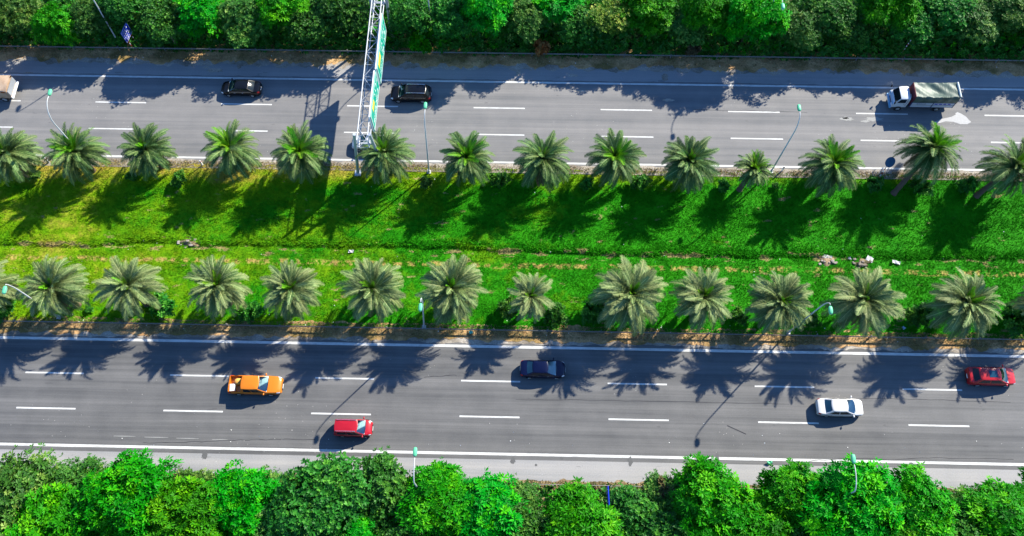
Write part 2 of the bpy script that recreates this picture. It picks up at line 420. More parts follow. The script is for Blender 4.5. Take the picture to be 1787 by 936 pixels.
# pale dusty patches on the upper shoulder
for i, (px, py, rx, ry) in enumerate(((375, 123, 1.4, .35), (360, 118, .6, .2), (418, 116, .35, .45), (1160, 134, .5, .7), (1000, 132, .9, .3), (1012, 159, .9, .2), (1165, 175, 1.0, .25), (905, 128, .4, .6), (50, 127, .7, .12))):
    splat(road_u, px, py, rx, ry, M_SAND, 90+i, z=.0075, name='dust_patch')

# ------------------------------------------------------------------ vegetation
def leaf_mesh(name, C, N, nleaf, ln, wd, seed, m, droop=.35, spread=.55, tintf=None):
    """rosettes of nleaf pointed leaves at points C with axis N -> one mesh of small bent leaves"""
    g = np.random.default_rng(seed); n = len(C)
    N = N/np.linalg.norm(N, axis=1, keepdims=True)
    A = np.cross(N, g.normal(size=(n, 3))); A /= np.linalg.norm(A, axis=1, keepdims=True); B = np.cross(N, A)
    V = []; T = []
    sc_ = g.uniform(.7, 1.25, n)
    tb = g.beta(2.2, 2.4, n) if tintf is None else tintf(g, n)
    for k in range(nleaf):
        ph = 2*np.pi*(k+g.uniform(-.35, .35, n))/nleaf; el = g.normal(spread, .28, n)
        D = (A*np.cos(ph)[:, None]+B*np.sin(ph)[:, None])*np.cos(el)[:, None] + N*np.sin(el)[:, None]
        S = np.cross(D, N); S /= np.linalg.norm(S, axis=1, keepdims=True)+1e-9
        L = (ln*sc_*g.uniform(.75, 1.2, n))[:, None]; W = (wd*sc_*g.uniform(.8, 1.2, n))[:, None]
        p0 = C + D*L*.08; pm = C + D*L*.55; dr = np.zeros((n, 3)); dr[:, 2] = -droop*L[:, 0]
        p1 = C + D*L + dr
        V.append(np.stack([p0, pm-S*W*.5, p1, pm+S*W*.5], 1))
        T.append(np.repeat(np.clip(tb+g.normal(0, .08, n), 0, 1)[:, None], 4, 1))
    V = np.concatenate(V).reshape(-1, 3); T = np.concatenate(T).ravel()
    q = np.arange(len(V)//4)*4
    F = np.concatenate([np.stack([q, q+1, q+2], 1), np.stack([q, q+2, q+3], 1)])
    return np_mesh(name, V, F, m, False, T)

def crown_points(seed, Rr, Hh, lobes, n):
    """points and outward axes on a lobed crown of radius Rr and half-height Hh centred on the origin"""
    g = np.random.default_rng(seed)
    C = []; r_ = []
    ex = g.uniform(.85, 1.15)
    for i in range(lobes):
        a = 2.399963*i + g.uniform(-.5, .5); zz_ = g.uniform(-.6, .85); rad = Rr*math.sqrt(max(.05, 1-zz_*zz_*.85))*g.uniform(.45, .86)
        C.append((rad*math.cos(a)*ex, rad*math.sin(a)/ex, Hh*.66*zz_)); r_.append(Rr*g.uniform(.19, .38))
    C.append((g.uniform(-.2, .2)*Rr, g.uniform(-.2, .2)*Rr, Hh*.38)); r_.append(Rr*.46)
    C.append((0, 0, -.1*Hh)); r_.append(Rr*.5)
    C = np.array(C); r_ = np.array(r_)
    # leaves hang together in sprays, with gaps between them
    m_ = max(8, n//11); w_ = r_**1.8/np.sum(r_**1.8); idx = g.choice(len(C), m_, p=w_)
    D = g.normal(size=(m_, 3)); D /= np.linalg.norm(D, axis=1, keepdims=True); D[:, 2] = np.where(D[:, 2] < -.3, -D[:, 2], D[:, 2])
    far = 1.06-.40*g.random(m_)**1.5 + np.where(g.random(m_) < .12, g.uniform(.1, .45, m_), 0)      # some shoots stand out
    S0 = C[idx] + D*r_[idx][:, None]*far[:, None]*np.array([1, 1, Hh/Rr])
    j = np.repeat(np.arange(m_), n//m_); n = len(j)
    jit = g.normal(size=(n, 3))*np.array([.125, .125, .055])*Rr
    P = S0[j] + jit; D = D[j]
    P[:, 2] -= .35*(jit[:, 0]**2+jit[:, 1]**2)
    global SPRAY_TINT
    SPRAY_TINT = np.clip(g.beta(2.0, 2.6, m_)[j] + g.normal(0, .10, n) + jit[:, 2]/Rr*1.2, 0, 1)
    # drop points buried deep inside other lobes
    keep = np.ones(n, bool)
    for c, rr in zip(C, r_):
        dd = np.linalg.norm((P-c)/np.array([1, 1, Hh/Rr]), axis=1); keep &= ~(dd < rr*.5)
    Nn = D*.75 + np.array([0, 0, .55])
    SPRAY_TINT = SPRAY_TINT[keep]
    return P[keep], Nn[keep], C, r_

TREE = {}      # unit-size crowns (radius 3) that the trees share
KIND = {'bright': (3900, 8, .42, .14, .25, .45), 'dark': (3900, 8, .29, .14, .12, .6), 'olive': (3600, 7, .31, .12, .2, .6), 'pale': (2000, 7, .28, .13, .2, .6)}
for kd, (n, nl, ln, wd, dr, sp) in KIND.items():
    TREE[kd] = []
    for vv in range(4 if kd in ('bright', 'dark') else 3):
        sd_ = hash(kd) % 97 if False else {'bright': 100, 'dark': 200, 'olive': 300, 'pale': 400}[kd]+vv*7
        P, Nn, LC, LR = crown_points(sd_, 3.0, 2.5, 22+vv*3, n)
        me = leaf_mesh('crown_'+kd, P, Nn, nl, ln, wd, sd_, M_LEAF[kd], dr, sp, lambda g_, n_: SPRAY_TINT)
        # limbs reaching to the lobes
        tm = MB()
        lm = MB()
        for c, rr in list(zip(LC, LR))[::3]:
            mid = Vector(c)*.5 + Vector((0, 0, -.9))
            lm.tube([(0, 0, -2.3), mid, Vector(c)*.95], [.16, .10, .035], 5)
        TREE[kd].append((me, lm.mesh('limbs', M_BARK, 60)))
trunk_me = MB().tube([(0, 0, -.05), (.02, .01, .3), (-.03, .03, .7), (0, 0, 1.05)], [1.25, .95, .8, .7], 8).mesh('trunk', M_BARK, 60)

def tree(x, y, hc, Rr, kd, label, group, seed):
    """crown centre at height hc, crown radius Rr, standing on the ground at (x, y)"""
    r_ = random.Random(seed)
    root = empty('broadleaf_tree', (x, y, -.03), r_.uniform(0, 6.28), label, 'tree', group)
    me, lm = TREE[kd][seed % len(TREE[kd])]; s = Rr/3.0
    th = max(.5, hc-2.3*s)
    t = link('trunk', trunk_me, root); t.scale = (.15*s+.05, .15*s+.05, th/1.0)
    l_ = link('limbs', lm, root); l_.location = (0, 0, hc); l_.scale = (s, s, s)
    c = link('crown', me, root); c.location = (0, 0, hc); c.scale = (s*r_.uniform(.9, 1.2), s*r_.uniform(.9, 1.15), s*r_.uniform(.85, 1.15))
    return root

ORD = ['first', 'second', 'third', 'fourth', 'fifth', 'sixth', 'seventh', 'eighth', 'ninth', 'tenth', 'eleventh', 'twelfth', 'thirteenth', 'fourteenth', 'fifteenth', 'sixteenth', 'seventeenth', 'eighteenth', 'nineteenth', 'twentieth']
TDESC = {'bright': 'bright green broadleaf tree', 'dark': 'dense dark green tree', 'olive': 'grey-green small-leaved tree', 'pale': 'pale yellow-green tree'}
def wood(lst, where, group, seed0):
    cnt = {}
    for i, (px, py, Rr, hc, kd) in enumerate(sorted(lst)):
        p = at(px, py, hc); k = cnt.get(kd, 0); cnt[kd] = k+1
        tree(p.x, p.y, hc, Rr, kd, f"{TDESC[kd]} {where}, {ORD[k]} of its kind from the left", group, seed0+i)
top_trees = [(25, 22, 2.7, 4.6, 'olive'), (100, 42, 2.4, 3.9, 'bright'), (160, 25, 2.5, 4.4, 'olive'), (215, 5, 2.6, 5.0, 'dark'), (285, 40, 2.6, 4.2, 'dark'),
 (345, 15, 2.8, 5.0, 'bright'), (425, 35, 2.6, 4.4, 'olive'), (490, 5, 2.8, 5.2, 'bright'), (545, 40, 2.4, 4.3, 'dark'), (605, 15, 2.7, 5.2, 'dark'),
 (715, 25, 2.4, 4.4, 'dark'), (790, 30, 2.4, 4.4, 'dark'), (845, 8, 2.9, 6.0, 'bright'), (915, 30, 2.5, 4.4, 'olive'), (960, 0, 2.6, 4.6, 'bright'), (1005, 45, 2.0, 3.2, 'dark'),
 (1068, 30, 2.2, 4.2, 'pale'), (1125, 18, 2.7, 4.8, 'bright'), (1195, 50, 2.2, 3.9, 'olive'), (1235, 5, 2.8, 5.6, 'bright'), (1315, 25, 3.0, 5.8, 'bright'),
 (1395, 45, 2.5, 4.2, 'olive'), (1445, 20, 2.6, 4.6, 'dark'), (1480, 60, 2.0, 3.2, 'dark'), (1550, 0, 2.9, 5.2, 'bright'), (1590, 45, 2.5, 3.9, 'dark'), (1650, 15, 2.6, 4.6, 'dark'),
 (1705, 40, 2.6, 4.2, 'olive'), (1765, 15, 2.7, 4.6, 'olive'), (1825, 35, 2.8, 4.6, 'dark'), (1890, 20, 2.8, 4.8, 'bright'), (-50, 25, 2.8, 4.6, 'dark')]
wood(top_trees, 'behind the upper road', 'trees of the wood above the upper road', 500)
bot_trees = [(40, 878, 3.8, 4.4, 'olive'), (-40, 900, 3.5, 4.6, 'olive'), (110, 925, 3.4, 5.2, 'bright'), (222, 868, 4.1, 5.8, 'bright'), (330, 900, 3.2, 5.2, 'bright'), (425, 882, 3.1, 4.8, 'bright'),
 (557, 886, 3.9, 5.6, 'dark'), (668, 874, 3.2, 5.2, 'dark'), (622, 945, 2.2, 5.6, 'bright'), (765, 885, 3.3, 6.0, 'bright'), (850, 915, 3.4, 5.2, 'bright'), (905, 885, 2.0, 2.2, 'olive'),
 (1000, 930, 3.7, 5.4, 'bright'), (1100, 905, 2.6, 3.6, 'dark'), (1155, 875, 2.3, 2.4, 'olive'), (1248, 890, 3.2, 5.2, 'bright'), (1190, 945, 2.8, 4.6, 'dark'), (1320, 940, 3.0, 5.0, 'bright'),
 (1385, 868, 3.0, 5.4, 'bright'), (1482, 890, 3.4, 6.4, 'bright'), (1420, 950, 3.2, 5.0, 'dark'), (1600, 900, 3.4, 5.2, 'bright'), (1540, 955, 3.0, 5.4, 'bright'), (1690, 905, 2.6, 2.6, 'olive'),
 (1765, 915, 3.4, 5.2, 'bright'), (1680, 965, 2.8, 4.6, 'dark'), (720, 960, 3.2, 5.0, 'dark'), (480, 960, 3.0, 4.8, 'olive'), (1840, 880, 3.0, 5.0, 'bright'), (20, 970, 3.2, 5.0, 'bright'), (230, 980, 3.4, 5.0, 'bright'), (920, 985, 3.2, 5.0, 'dark'), (360, 975, 3.0, 4.6, 'bright'), (130, 858, 3.0, 3.4, 'olive'), (345, 868, 2.4, 2.8, 'olive'), (480, 868, 2.3, 2.6, 'olive'), (1190, 868, 1.8, 2.0, 'dark'), (905, 945, 3.0, 4.6, 'dark')]
wood(bot_trees, 'below the lower road', 'trees of the wood below the lower road', 700)

def undergrowth(name, label, x0, x1, y0, y1, n, hfun, seed, m, ln=.4, wd=.17, nl=7):
    g = np.random.default_rng(seed)
    x = g.uniform(x0, x1, n); y = g.uniform(y0, y1, n)
    z = hfun(x, y)*g.uniform(.45, 1.0, n)
    C = np.stack([x, y, z], 1); Nn = g.normal(0, .45, (n, 3)) + np.array([0, -.15, .9])
    o = link(name, leaf_mesh(name, C, Nn, nl, ln, wd, seed, m, .2, .5)); tag(o, label, 'undergrowth', kind='stuff'); return o
def h_top(x, y):
    e = np.clip((y-61.5-(vnoise(x*.35, x*0, 77)-.5)*1.0)/2.2, 0, 1)
    return .12+e*(1.1+2.3*vnoise(x*.33, y*.4, 71)+.6*vnoise(x*1.3, y*1.3, 72))
undergrowth('undergrowth', 'dark tangled undergrowth at the foot of the upper wood', -78, 78, 61.7, 73, 20000, h_top, 31, M_LEAF['dark'], .42, .2, 7)
undergrowth('undergrowth', 'fresh green creepers over the brush of the upper wood', -78, 78, 62.2, 69, 5000, lambda x, y: h_top(x, y)*(vnoise(x*.22, y*.3, 75) > .45)*1.04, 36, M_LEAF['bright'], .40, .16, 7)
undergrowth('undergrowth', 'grey-green weeds among the brush of the upper wood', -78, 78, 61.7, 68, 5000, h_top, 32, M_LEAF['olive'], .4, .16, 7)
def h_bot(x, y):
    e = np.clip((10.9+(vnoise(x*.35, x*0, 87)-.5)*.9-y)/1.6, 0, 1)
    return .10+e*(.7+1.2*vnoise(x*.33, y*.4, 81))
undergrowth('undergrowth', 'low leafy scrub along the edge of the lower shoulder', -62, 62, -3, 10.9, 15000, h_bot, 33, M_LEAF['olive'], .40, .18, 7)

# ---- palms
def frond_mesh(a0, a1, L, seed, m, npair=58):
    g = random.Random(seed); V = []; F = []; T = []
    ns = 14; pts = []; p = Vector((0, 0, 0)); tang = []
    for i in range(ns+1):
        t = i/ns; a = R(a0+(a1-a0)*t**1.15); tg = Vector((math.cos(a), 0, math.sin(a)))
        pts.append(p.copy()); tang.append(tg); p = p + tg*(L/ns)
    def along(t):
        k = min(ns-1, int(t*ns)); u = t*ns-k; return pts[k].lerp(pts[k+1], u), tang[k].lerp(tang[k+1], u).normalized()
    # rachis: flat tapered strip pair
    for i in range(ns+1):
        wv = .05*(1-i/ns)+.012; nrm = Vector((-tang[i].z, 0, tang[i].x))
        V += [pts[i]+Vector((0, wv, 0)), pts[i]+nrm*wv, pts[i]+Vector((0, -wv, 0))]; T += [.95]*3
    for i in range(ns):
        for k in (0, 1): F.append((i*3+k, i*3+3+k, i*3+4+k)); F.append((i*3+k, i*3+4+k, i*3+1+k))
    tb = g.uniform(.2, .6)
    for i in range(npair):
        t = .1+.9*i/(npair-1); c, tg = along(min(t, .999)); nrm = Vector((-tg.z, 0, tg.x))
        ll = L*.185*(math.sin(math.pi*min(1, (t*.86+.14)))**.6*.9+.14)*g.uniform(.85, 1.1)
        for s in (-1, 1):
            fwd = .75+.6*t; lift = g.uniform(.0, .75)
            d = (Vector((0, s, 0))*1.0 + tg*fwd + nrm*lift).normalized()
            wv = tg*.019
            n = len(V); tip = c+d*ll; tip.z -= ll*.12; md = c+d*ll*.5
            V += [c-wv, c+wv, md+wv*1.25, md-wv*1.25, tip]; tt = min(1, max(0, tb+g.gauss(0, .12))); T += [tt]*4+[min(1, tt+.25)]
            F += [(n, n+1, n+2), (n, n+2, n+3), (n+3, n+2, n+4)]
    return np_mesh('frond', [tuple(v) for v in V], F, m, False, T)
FSPEC = [(86, 60, .62), (74, 26, .86), (60, -8, 1.0), (42, -36, 1.06), (22, -60, 1.08), (-4, -78, 1.10), (-30, -86, 1.08)]
FRONDS = {}
for key, mm in (('u', M_PALM), ('l', M_PALM_L)):
    FRONDS[key] = [[frond_mesh(a0, a1, 3.0*k, 10*i+j+(500 if key == 'l' else 0), (M_PALM_NEW if i == 0 or (i == 1 and key == 'u' and j == 0) else mm)) for j in range(2)] for i, (a0, a1, k) in enumerate(FSPEC)]
DEAD = [frond_mesh(-35, -84, 2.6, 77+j, M_PALM_DEAD) for j in range(2)]
FCOUNT = [6, 12, 19, 24, 26, 25, 20]
def palm_trunk(h, lean):
    n = 16; pts = []; rad = []
    for i in range(n+1):
        t = i/n; pts.append((lean.x*t**1.2, lean.y*t**1.2, h*t)); rad.append((.30-.07*t)*(1.10 if i % 2 else .97)+(.10 if t > .85 else 0)+(.12 if i == 0 else 0))
    return MB().tube(pts, rad, 9)
def palm(px, py, hc, Rr, key, label, group, seed, base=None):
    g = random.Random(seed); hp = at(px, py, hc)
    b = at(*base) if base else Vector((hp.x+g.uniform(-.25, .25), hp.y+g.uniform(-.2, .2), 0))
    bz = float(lawn_z(b.x, b.y))-.06
    root = empty('date_palm', (b.x, b.y, bz), 0, label, 'palm tree', group)
    top = Vector((hp.x-b.x, hp.y-b.y, hc-bz)); lean = Vector((top.x, top.y, 0))
    palm_trunk(hc-bz, lean).build('trunk', M_PBARK, root, 50)
    ax = (Vector((lean.x, lean.y, 0))*.35 + Vector((0, 0, top.z))).normalized(); q = Vector((0, 0, 1)).rotation_difference(ax)
    s = Rr/2.5; k = 0; full = g.uniform(.78, 1.12); thin_az = g.uniform(0, 6.28)
    q = q @ Matrix.Rotation(R(g.uniform(-9, 9)), 3, 'X').to_quaternion() @ Matrix.Rotation(R(g.uniform(-9, 9)), 3, 'Y').to_quaternion()
    for i, nfr in enumerate(FCOUNT):
        if Rr < 2.2 and i in (5, 6): nfr = 3
        nfr = max(2, round(nfr*full)+g.choice((-1, 0, 0, 1))); off = g.uniform(0, 6.28)
        for j in range(nfr):
            o = link('frond', FRONDS[key][i][(j+k) % 2], root); k += 1
            az = off+2*math.pi*j/nfr+g.uniform(-.45, .45)
            if i >= 5 and g.random() < .22: o.data = DEAD[k % 2]
            e = Matrix.Rotation(az, 3, 'Z') @ Matrix.Rotation(R(g.uniform(-15, 15)), 3, 'Y') @ Matrix.Rotation(R(g.uniform(-22, 22)), 3, 'X')
            o.rotation_mode = 'QUATERNION'; o.rotation_quaternion = q @ e.to_quaternion()
            ss = s*g.uniform(.78, 1.12); o.scale = (ss, ss*g.uniform(.95, 1.15), ss)
            o.location = top + ax*(.10-.05*i) + Vector((math.cos(az), math.sin(az), 0))*.10
    return root
upper = [(12, 270, 3.9, 2.7, None), (133, 266, 3.9, 2.65, None), (256, 262, 3.8, 2.45, None), (402, 260, 3.9, 2.7, None), (522, 266, 4.0, 2.75, None), (672, 268, 3.9, 2.6, None), (815, 276, 3.9, 2.5, None),
 (947, 278, 4.0, 2.7, None), (1074, 276, 3.9, 2.55, None), (1203, 283, 3.9, 2.65, None), (1315, 296, 3.0, 1.75, (1291, 330)), (1453, 288, 3.9, 2.7, None), (1627, 262, 4.6, 2.85, (1560, 337)), (1768, 292, 4.2, 2.8, (1705, 341))]
lower = [(-30, 498, 4.8, 2.7, None), (93, 502, 4.8, 2.6, None), (225, 500, 4.8, 2.75, None), (378, 500, 4.8, 2.6, None), (508, 506, 4.8, 2.5, None), (650, 506, 5.0, 2.75, None), (788, 505, 5.0, 2.85, None), (925, 517, 4.2, 2.1, None),
 (1100, 515, 5.0, 3.1, None), (1226, 520, 4.8, 2.65, None), (1361, 528, 4.8, 2.7, None), (1506, 525, 4.9, 3.0, None), (1684, 530, 4.9, 2.85, None), (1830, 530, 4.8, 2.7, None)]
special = {10: 'small young date palm, smallest in the row beside the upper road', 12: 'tall date palm leaning right beside the round blue sign'}
for i, (px, py, hc, Rr, b) in enumerate(upper):
    palm(px, py, hc, Rr, 'u', special.get(i, f'green date palm, {ORD[i]} from the left in the row beside the upper road'), 'date palms along the upper road', 900+i, b)
for i, (px, py, hc, Rr, b) in enumerate(lower):
    lab = 'small grey-green date palm, smallest in the row beside the lower road' if i == 7 else f'grey-green date palm, {ORD[i]} from the left in the row beside the lower road'
    palm(px, py, hc, Rr, 'l', lab, 'date palms along the lower road', 950+i, b)

# ---- shrubs on the median
g = np.random.default_rng(5)
SHRUB = []
for vv, kd in enumerate(('dark', 'dark', 'olive')):
    P, Nn, LC, LR = crown_points(800+vv, 1.0, .9, 7, 420)
    lm = MB()
    for c in LC[::2]: lm.tube([(0, 0, -.95), Vector(c)*.5, Vector(c)*.9], [.06, .04, .015], 5)
    SHRUB.append((leaf_mesh('foliage_'+kd, P, Nn, 6, .26, .12, 810+vv, M_LEAF[kd], .15, .6, lambda g_, n_: SPRAY_TINT), lm.mesh('stems', M_BARK)))
def shrub(px, py, Rr, v, label):
    p = at(px, py, Rr*.8); z = float(lawn_z(p.x, p.y))
    root = empty('shrub', (p.x, p.y, z), px*1.7, label, 'shrub', 'shrubs between the median palms')
    me, lm = SHRUB[v]
    for nm, mm in (('stems', lm), ('foliage', me)):
        o = link(nm, mm, root); o.location = (0, 0, Rr*.9); o.scale = (Rr, Rr, Rr)
ush = [(55, 302, .95, 2), (312, 312, .85, 0), (228, 308, .6, 0), (745, 318, .8, 2), (873, 314, 1.0, 0), (1025, 321, .7, 0), (1117, 318, 1.0, 0), (1262, 324, .7, 0), (1354, 324, .4, 2), (1526, 322, 1.0, 0), (1608, 327, 1.1, 0), (1690, 323, 1.0, 0)]
lsh = [(5, 535, 1.6, 0), (285, 535, 1.3, 0), (437, 545, 1.2, 0), (887, 540, 1.1, 0), (970, 553, 1.2, 1), (1038, 545, 1.4, 0), (1290, 553, .85, 0), (1417, 560, .9, 2), (1605, 550, 1.3, 0), (1770, 560, 1.6, 0), (155, 540, .4, 1)]
for i, (px, py, Rr, v) in enumerate(ush):
    shrub(px, py, Rr, v, f'low leafy shrub, {ORD[i]} from the left among the palms of the upper row')
for i, (px, py, Rr, v) in enumerate(sorted(lsh)):
    shrub(px, py, Rr, v, f'round dark shrub, {ORD[i]} from the left among the palms of the lower row')

P, Nn, LC, LR = crown_points(860, 1.0, .9, 7, 420)
for px, py, Rr, hz, m_, lab in ((945, 84, 1.0, 1.3, M_LEAF_DRY, 'orange-brown withered shrub at the edge of the upper wood'), (732, 78, 1.5, 1.6, M_LEAF['bright'], 'bright green shrub at the edge of the wood right of the gantry'), (1210, 88, .9, 1.2, M_LEAF_DRY2, 'dull brownish shrub at the edge of the upper wood, right half'), (1165, 862, 1.3, 2.6, M_LEAF_DRY2, 'dull brownish shrub at the edge of the lower wood')):
    c_ = at(px, py, hz); root = empty('shrub', (c_.x, c_.y, 0), px*.7, lab, 'shrub')
    o = link('foliage', leaf_mesh('foliage', P, Nn, 6, .27, .12, int(px), m_, .15, .6, lambda g_, n_: SPRAY_TINT), root); o.location = (0, 0, hz); o.scale = (Rr, Rr, Rr*1.1)
    o = link('stems', SHRUB[0][1], root); o.location = (0, 0, hz); o.scale = (Rr, Rr, (hz+.05)/.95)

# ---- grass tufts over the lawn and dry weeds on the verges
def tufts(name, label, x0, x1, y0, y1, n, zf, h, m, seed, yfun=None):
    g = np.random.default_rng(seed)
    x = g.uniform(x0, x1, n); y = g.uniform(y0, y1, n) if yfun is None else yfun(g, x, n)
    z = zf(x, y); V = []; T = []; tb = g.beta(2, 2, n)
    hh = h*(.5+1.1*vnoise(x*.9, y*.9, seed))*g.uniform(.6, 1.3, n)
    dl = 35.75 + .6*(vnoise(x*.12, x*0, 3)-.5) + (.35*(vnoise(x*.7, x*0, 4)-.5))
    if name == 'grass': hh = hh*(1+1.6*np.exp(-((y-dl-.45)/.4)**2))
    for k in range(3):
        a = g.uniform(0, 2*np.pi, n); s = g.uniform(.5, 1.3, n)*hh
        bx, by = np.cos(a), np.sin(a); wv = .035
        p0 = np.stack([x-by*wv, y+bx*wv, z-.02], 1); p1 = np.stack([x+by*wv, y-bx*wv, z-.02], 1)
        p2 = np.stack([x+bx*s*.9, y+by*s*.9, z+hh*g.uniform(.5, 1.0, n)], 1)
        V.append(np.stack([p0, p1, p2], 1)); T.append(np.repeat(np.clip(tb+g.normal(0, .15, n), 0, 1)[:, None], 3, 1))
    V = np.concatenate(V).reshape(-1, 3); T = np.concatenate(T).ravel()
    o = link(name, np_mesh(name, V, np.arange(len(V)).reshape(-1, 3), m, False, T)); return tag(o, label, 'grass', kind='stuff')
tufts('grass', 'short mown grass covering the median', -66, 66, 26.75, 45.9, 190000, lambda x, y: lawn_z(x, y)+.012, .13, M_BLADE, 61)
def mat_straw():
    k = NT('straw'); t = k.n('ShaderNodeAttribute', _attribute_name='tint')
    c = k.ramp(t.outputs['Fac'], [(0, (.12, .09, .04)), (.45, (.28, .20, .09)), (.75, (.45, .34, .17)), (1, (.10, .17, .03))]); return k.bsdf(c, .8, spec=.15)
M_STRAW = mat_straw()
flat = lambda z: (lambda x, y: np.full_like(x, z))
tufts('dry_weeds', 'dry straw weeds along the verge of the lower road median', -64, 64, 25.7, 27.1, 15000, flat(.03), .12, M_STRAW, 62)
tufts('dry_weeds', 'brown dry weeds at the foot of the upper wood', -72, 72, 60.4, 62.6, 7000, flat(.015), .14, M_STRAW, 63)
tufts('dry_weeds', 'thin dry weeds beside the inner edge of the upper road', -66, 66, 45.55, 46.3, 9000, flat(.03), .13, M_STRAW, 64)
tufts('dry_weeds', 'dry weeds along the outer edge of the lower shoulder', -56, 56, 10.2, 11.2, 9000, flat(.012), .18, M_STRAW, 65)

# ------------------------------------------------------------------ guard rails
def guard_rail(y, x0, x1, side, label, xs0=0.0):
    root = empty('guard_rail', (0, y, 0), 0, label, 'guard rail')
    prof = [(0, .58), (.05, .61), (.05, .65), (.01, .68), (.05, .71), (.05, .75), (0, .78)]
    mb = MB(); L_ = 5.6
    pts = [[(0, side*(a+.03), z-.06) for a, z in prof], [(L_+.02, side*(a+.03), z-.06) for a, z in prof]]
    mb.grid(pts); mb.grid([[(p_[0], p_[1]-side*.012, p_[2]) for p_ in r_] for r_ in pts])
    beam = mb.mesh('rail_beam', M_RAILS, 40)
    post = MB().box((0, -.06*side, .37), (.12, .10, .78)).box((0, .0, .60), (.14, .06, .22)).mesh('rail_post', M_RAILS)
    n = int((x1-x0)/L_)
    for i in range(n):
        o = link('rail_beam', beam, root); o.location = (x0+i*L_, 0, 0)
        o = link('rail_post', post, root); o.location = (x0+i*L_, 0, 0)
    return root
guard_rail(26.45, -64.4, 66, -1, 'long steel guard rail between the lower palm row and the lower road')
guard_rail(61.6, -72.0, 73, -1, 'long steel guard rail at the foot of the wood beyond the upper road')
guard_rail(10.75, -58.2, 60, 1, 'long steel guard rail along the outer shoulder of the lower road')

# ------------------------------------------------------------------ street lamps
def lamp(base, head, label, group, elbow=.80):
    """base (x,y), head (x,y,z); arm curves over to the head"""
    bx, by = base; hx, hy, hz = head
    bz = float(lawn_z(bx, by)) if 26.2 < by < 46.2 else 0.0
    root = empty('street_lamp', (bx, by, bz), 0, label, 'street lamp', group)
    T = Vector((hx-bx, hy-by, hz-bz))
    dy = T.y; dx = T.x
    sgn = 1 if dy > 0 else -1
    knee = Vector((dx*.85, dy*.12, T.z*elbow))
    pole = [(0, 0, 0)] + [tuple(knee*(k/5)) for k in range(1, 6)]
    c1 = knee + Vector((dx*.1, dy*.05, T.z*(1-elbow)*.75)); c2 = T + Vector((0, -dy*.45, .25)); end = T + Vector((0, -sgn*.25, .02))
    arm = []
    for k in range(0, 11):
        t = k/10; arm.append(knee*(1-t)**3 + c1*3*t*(1-t)**2 + c2*3*t*t*(1-t) + end*t**3)
    MB().tube(pole, [.09, .085, .08, .075, .07, .06], 10).build('pole', M_POLE, root, 60)
    MB().tube(arm, [.06-.002*k for k in range(11)], 8).build('arm', M_POLE, root, 60)
    MB().box((0, 0, .05), (.42, .42, .14)).tube([(0, 0, .1), (0, 0, .55)], .15, 10).build('base_plate', M_POLE, root)
    h = MB().blob((T.x, T.y+sgn*.25, T.z), (.19, .42, .14), 12, 6, .65).build('lamp_head', M_HEAD, root, 60)
    MB().blob((T.x, T.y+sgn*.28, T.z-.12), (.17, .38, .09), 10, 5, .8).build('lens', M_LENS, h, 60)
    return root
G1 = 'street lamps with green heads'
def hd(px, py, z): v = at(px, py, z); return (v.x, v.y, v.z)
lamp((-49.7, 45.6), hd(86, 165, 10.2), 'street lamp on the upper median, left of the three in that row', G1)
lamp((-10.75, 45.35), hd(742, 188, 10.2), 'street lamp on the upper median beside the sign gantry', G1)
lamp((28.2, 46.1), hd(1395, 192, 10.2), 'street lamp on the upper median, right of the three in that row', G1)
lamp((-48.9, 27.1), hd(9, 502, 10.4), 'street lamp on the lower median at the left edge', G1)
lamp((-10.15, 26.75), hd(734, 532, 10.4), 'street lamp on the lower median, middle of the three in that row', G1)
lamp((28.0, 26.9), hd(1449, 537, 10.4), 'street lamp on the lower median, right of the three in that row', G1)
for i, (bx, by, hp) in enumerate(((-49.9, 62.6, (-49.2, 63.2, 10.3)), (-11.6, 64.6, (-11.2, 62.9, 10.3)), (28.2, 64.2, hd(1366, 8, 10.3)))):
    lamp((bx, by), hp, f'street lamp at the edge of the upper wood, {("left", "middle", "right")[i]} of the three in that row', G1)
for i, (px, py) in enumerate(((724, 794), (1490, 806))):
    h_ = hd(px, py, 10.4); lamp((h_[0], 9.2), h_, f'street lamp rising from the lower wood, {("left", "right")[i]} one of two', G1, .93)

# ------------------------------------------------------------------ sign gantry
gr = empty('sign_gantry', (-17.0, 45.0, 0), 0, 'grey steel lattice gantry spanning the upper road with green signs', 'sign gantry')
def W(x, y, z): return (x+17.0, y-45.0, z)
XA, XB, ZB, ZT, Y0, Y1 = -17.55, -16.45, 6.5, 7.9, 44.6, 65.4
for nm, x, z in (('chord', XA, ZT), ('chord', XB, ZT), ('chord', XA, ZB), ('chord', XB, ZB)):
    MB().tube([W(x, Y0, z), W(x, Y1, z)], .062, 8).build(nm, M_GALV_W, gr, 60)
nb = 13; yb = [Y0+(Y1-Y0)*i/nb for i in range(nb+1)]
def brace(a, b, nm='brace', r_=.03): MB().tube([a, b], r_, 6).build(nm, M_GALV_W, gr, 60)
for i in range(nb+1):
    y = yb[i]
    brace(W(XA, y, ZT), W(XB, y, ZT), 'strut'); brace(W(XA, y, ZB), W(XB, y, ZB), 'strut'); brace(W(XA, y, ZB), W(XA, y, ZT), 'strut'); brace(W(XB, y, ZB), W(XB, y, ZT), 'strut')
    if i < nb:
        y2 = yb[i+1]; a, b = (XA, XB) if i % 2 else (XB, XA)
        brace(W(a, y, ZT), W(b, y2, ZT)); brace(W(b, y, ZB), W(a, y2, ZB))
        z0, z1 = (ZB, ZT) if i % 2 else (ZT, ZB)
        brace(W(XA, y, z0), W(XA, y2, z1)); brace(W(XB, y, z1), W(XB, y2, z0))
nl = at(625, 303)
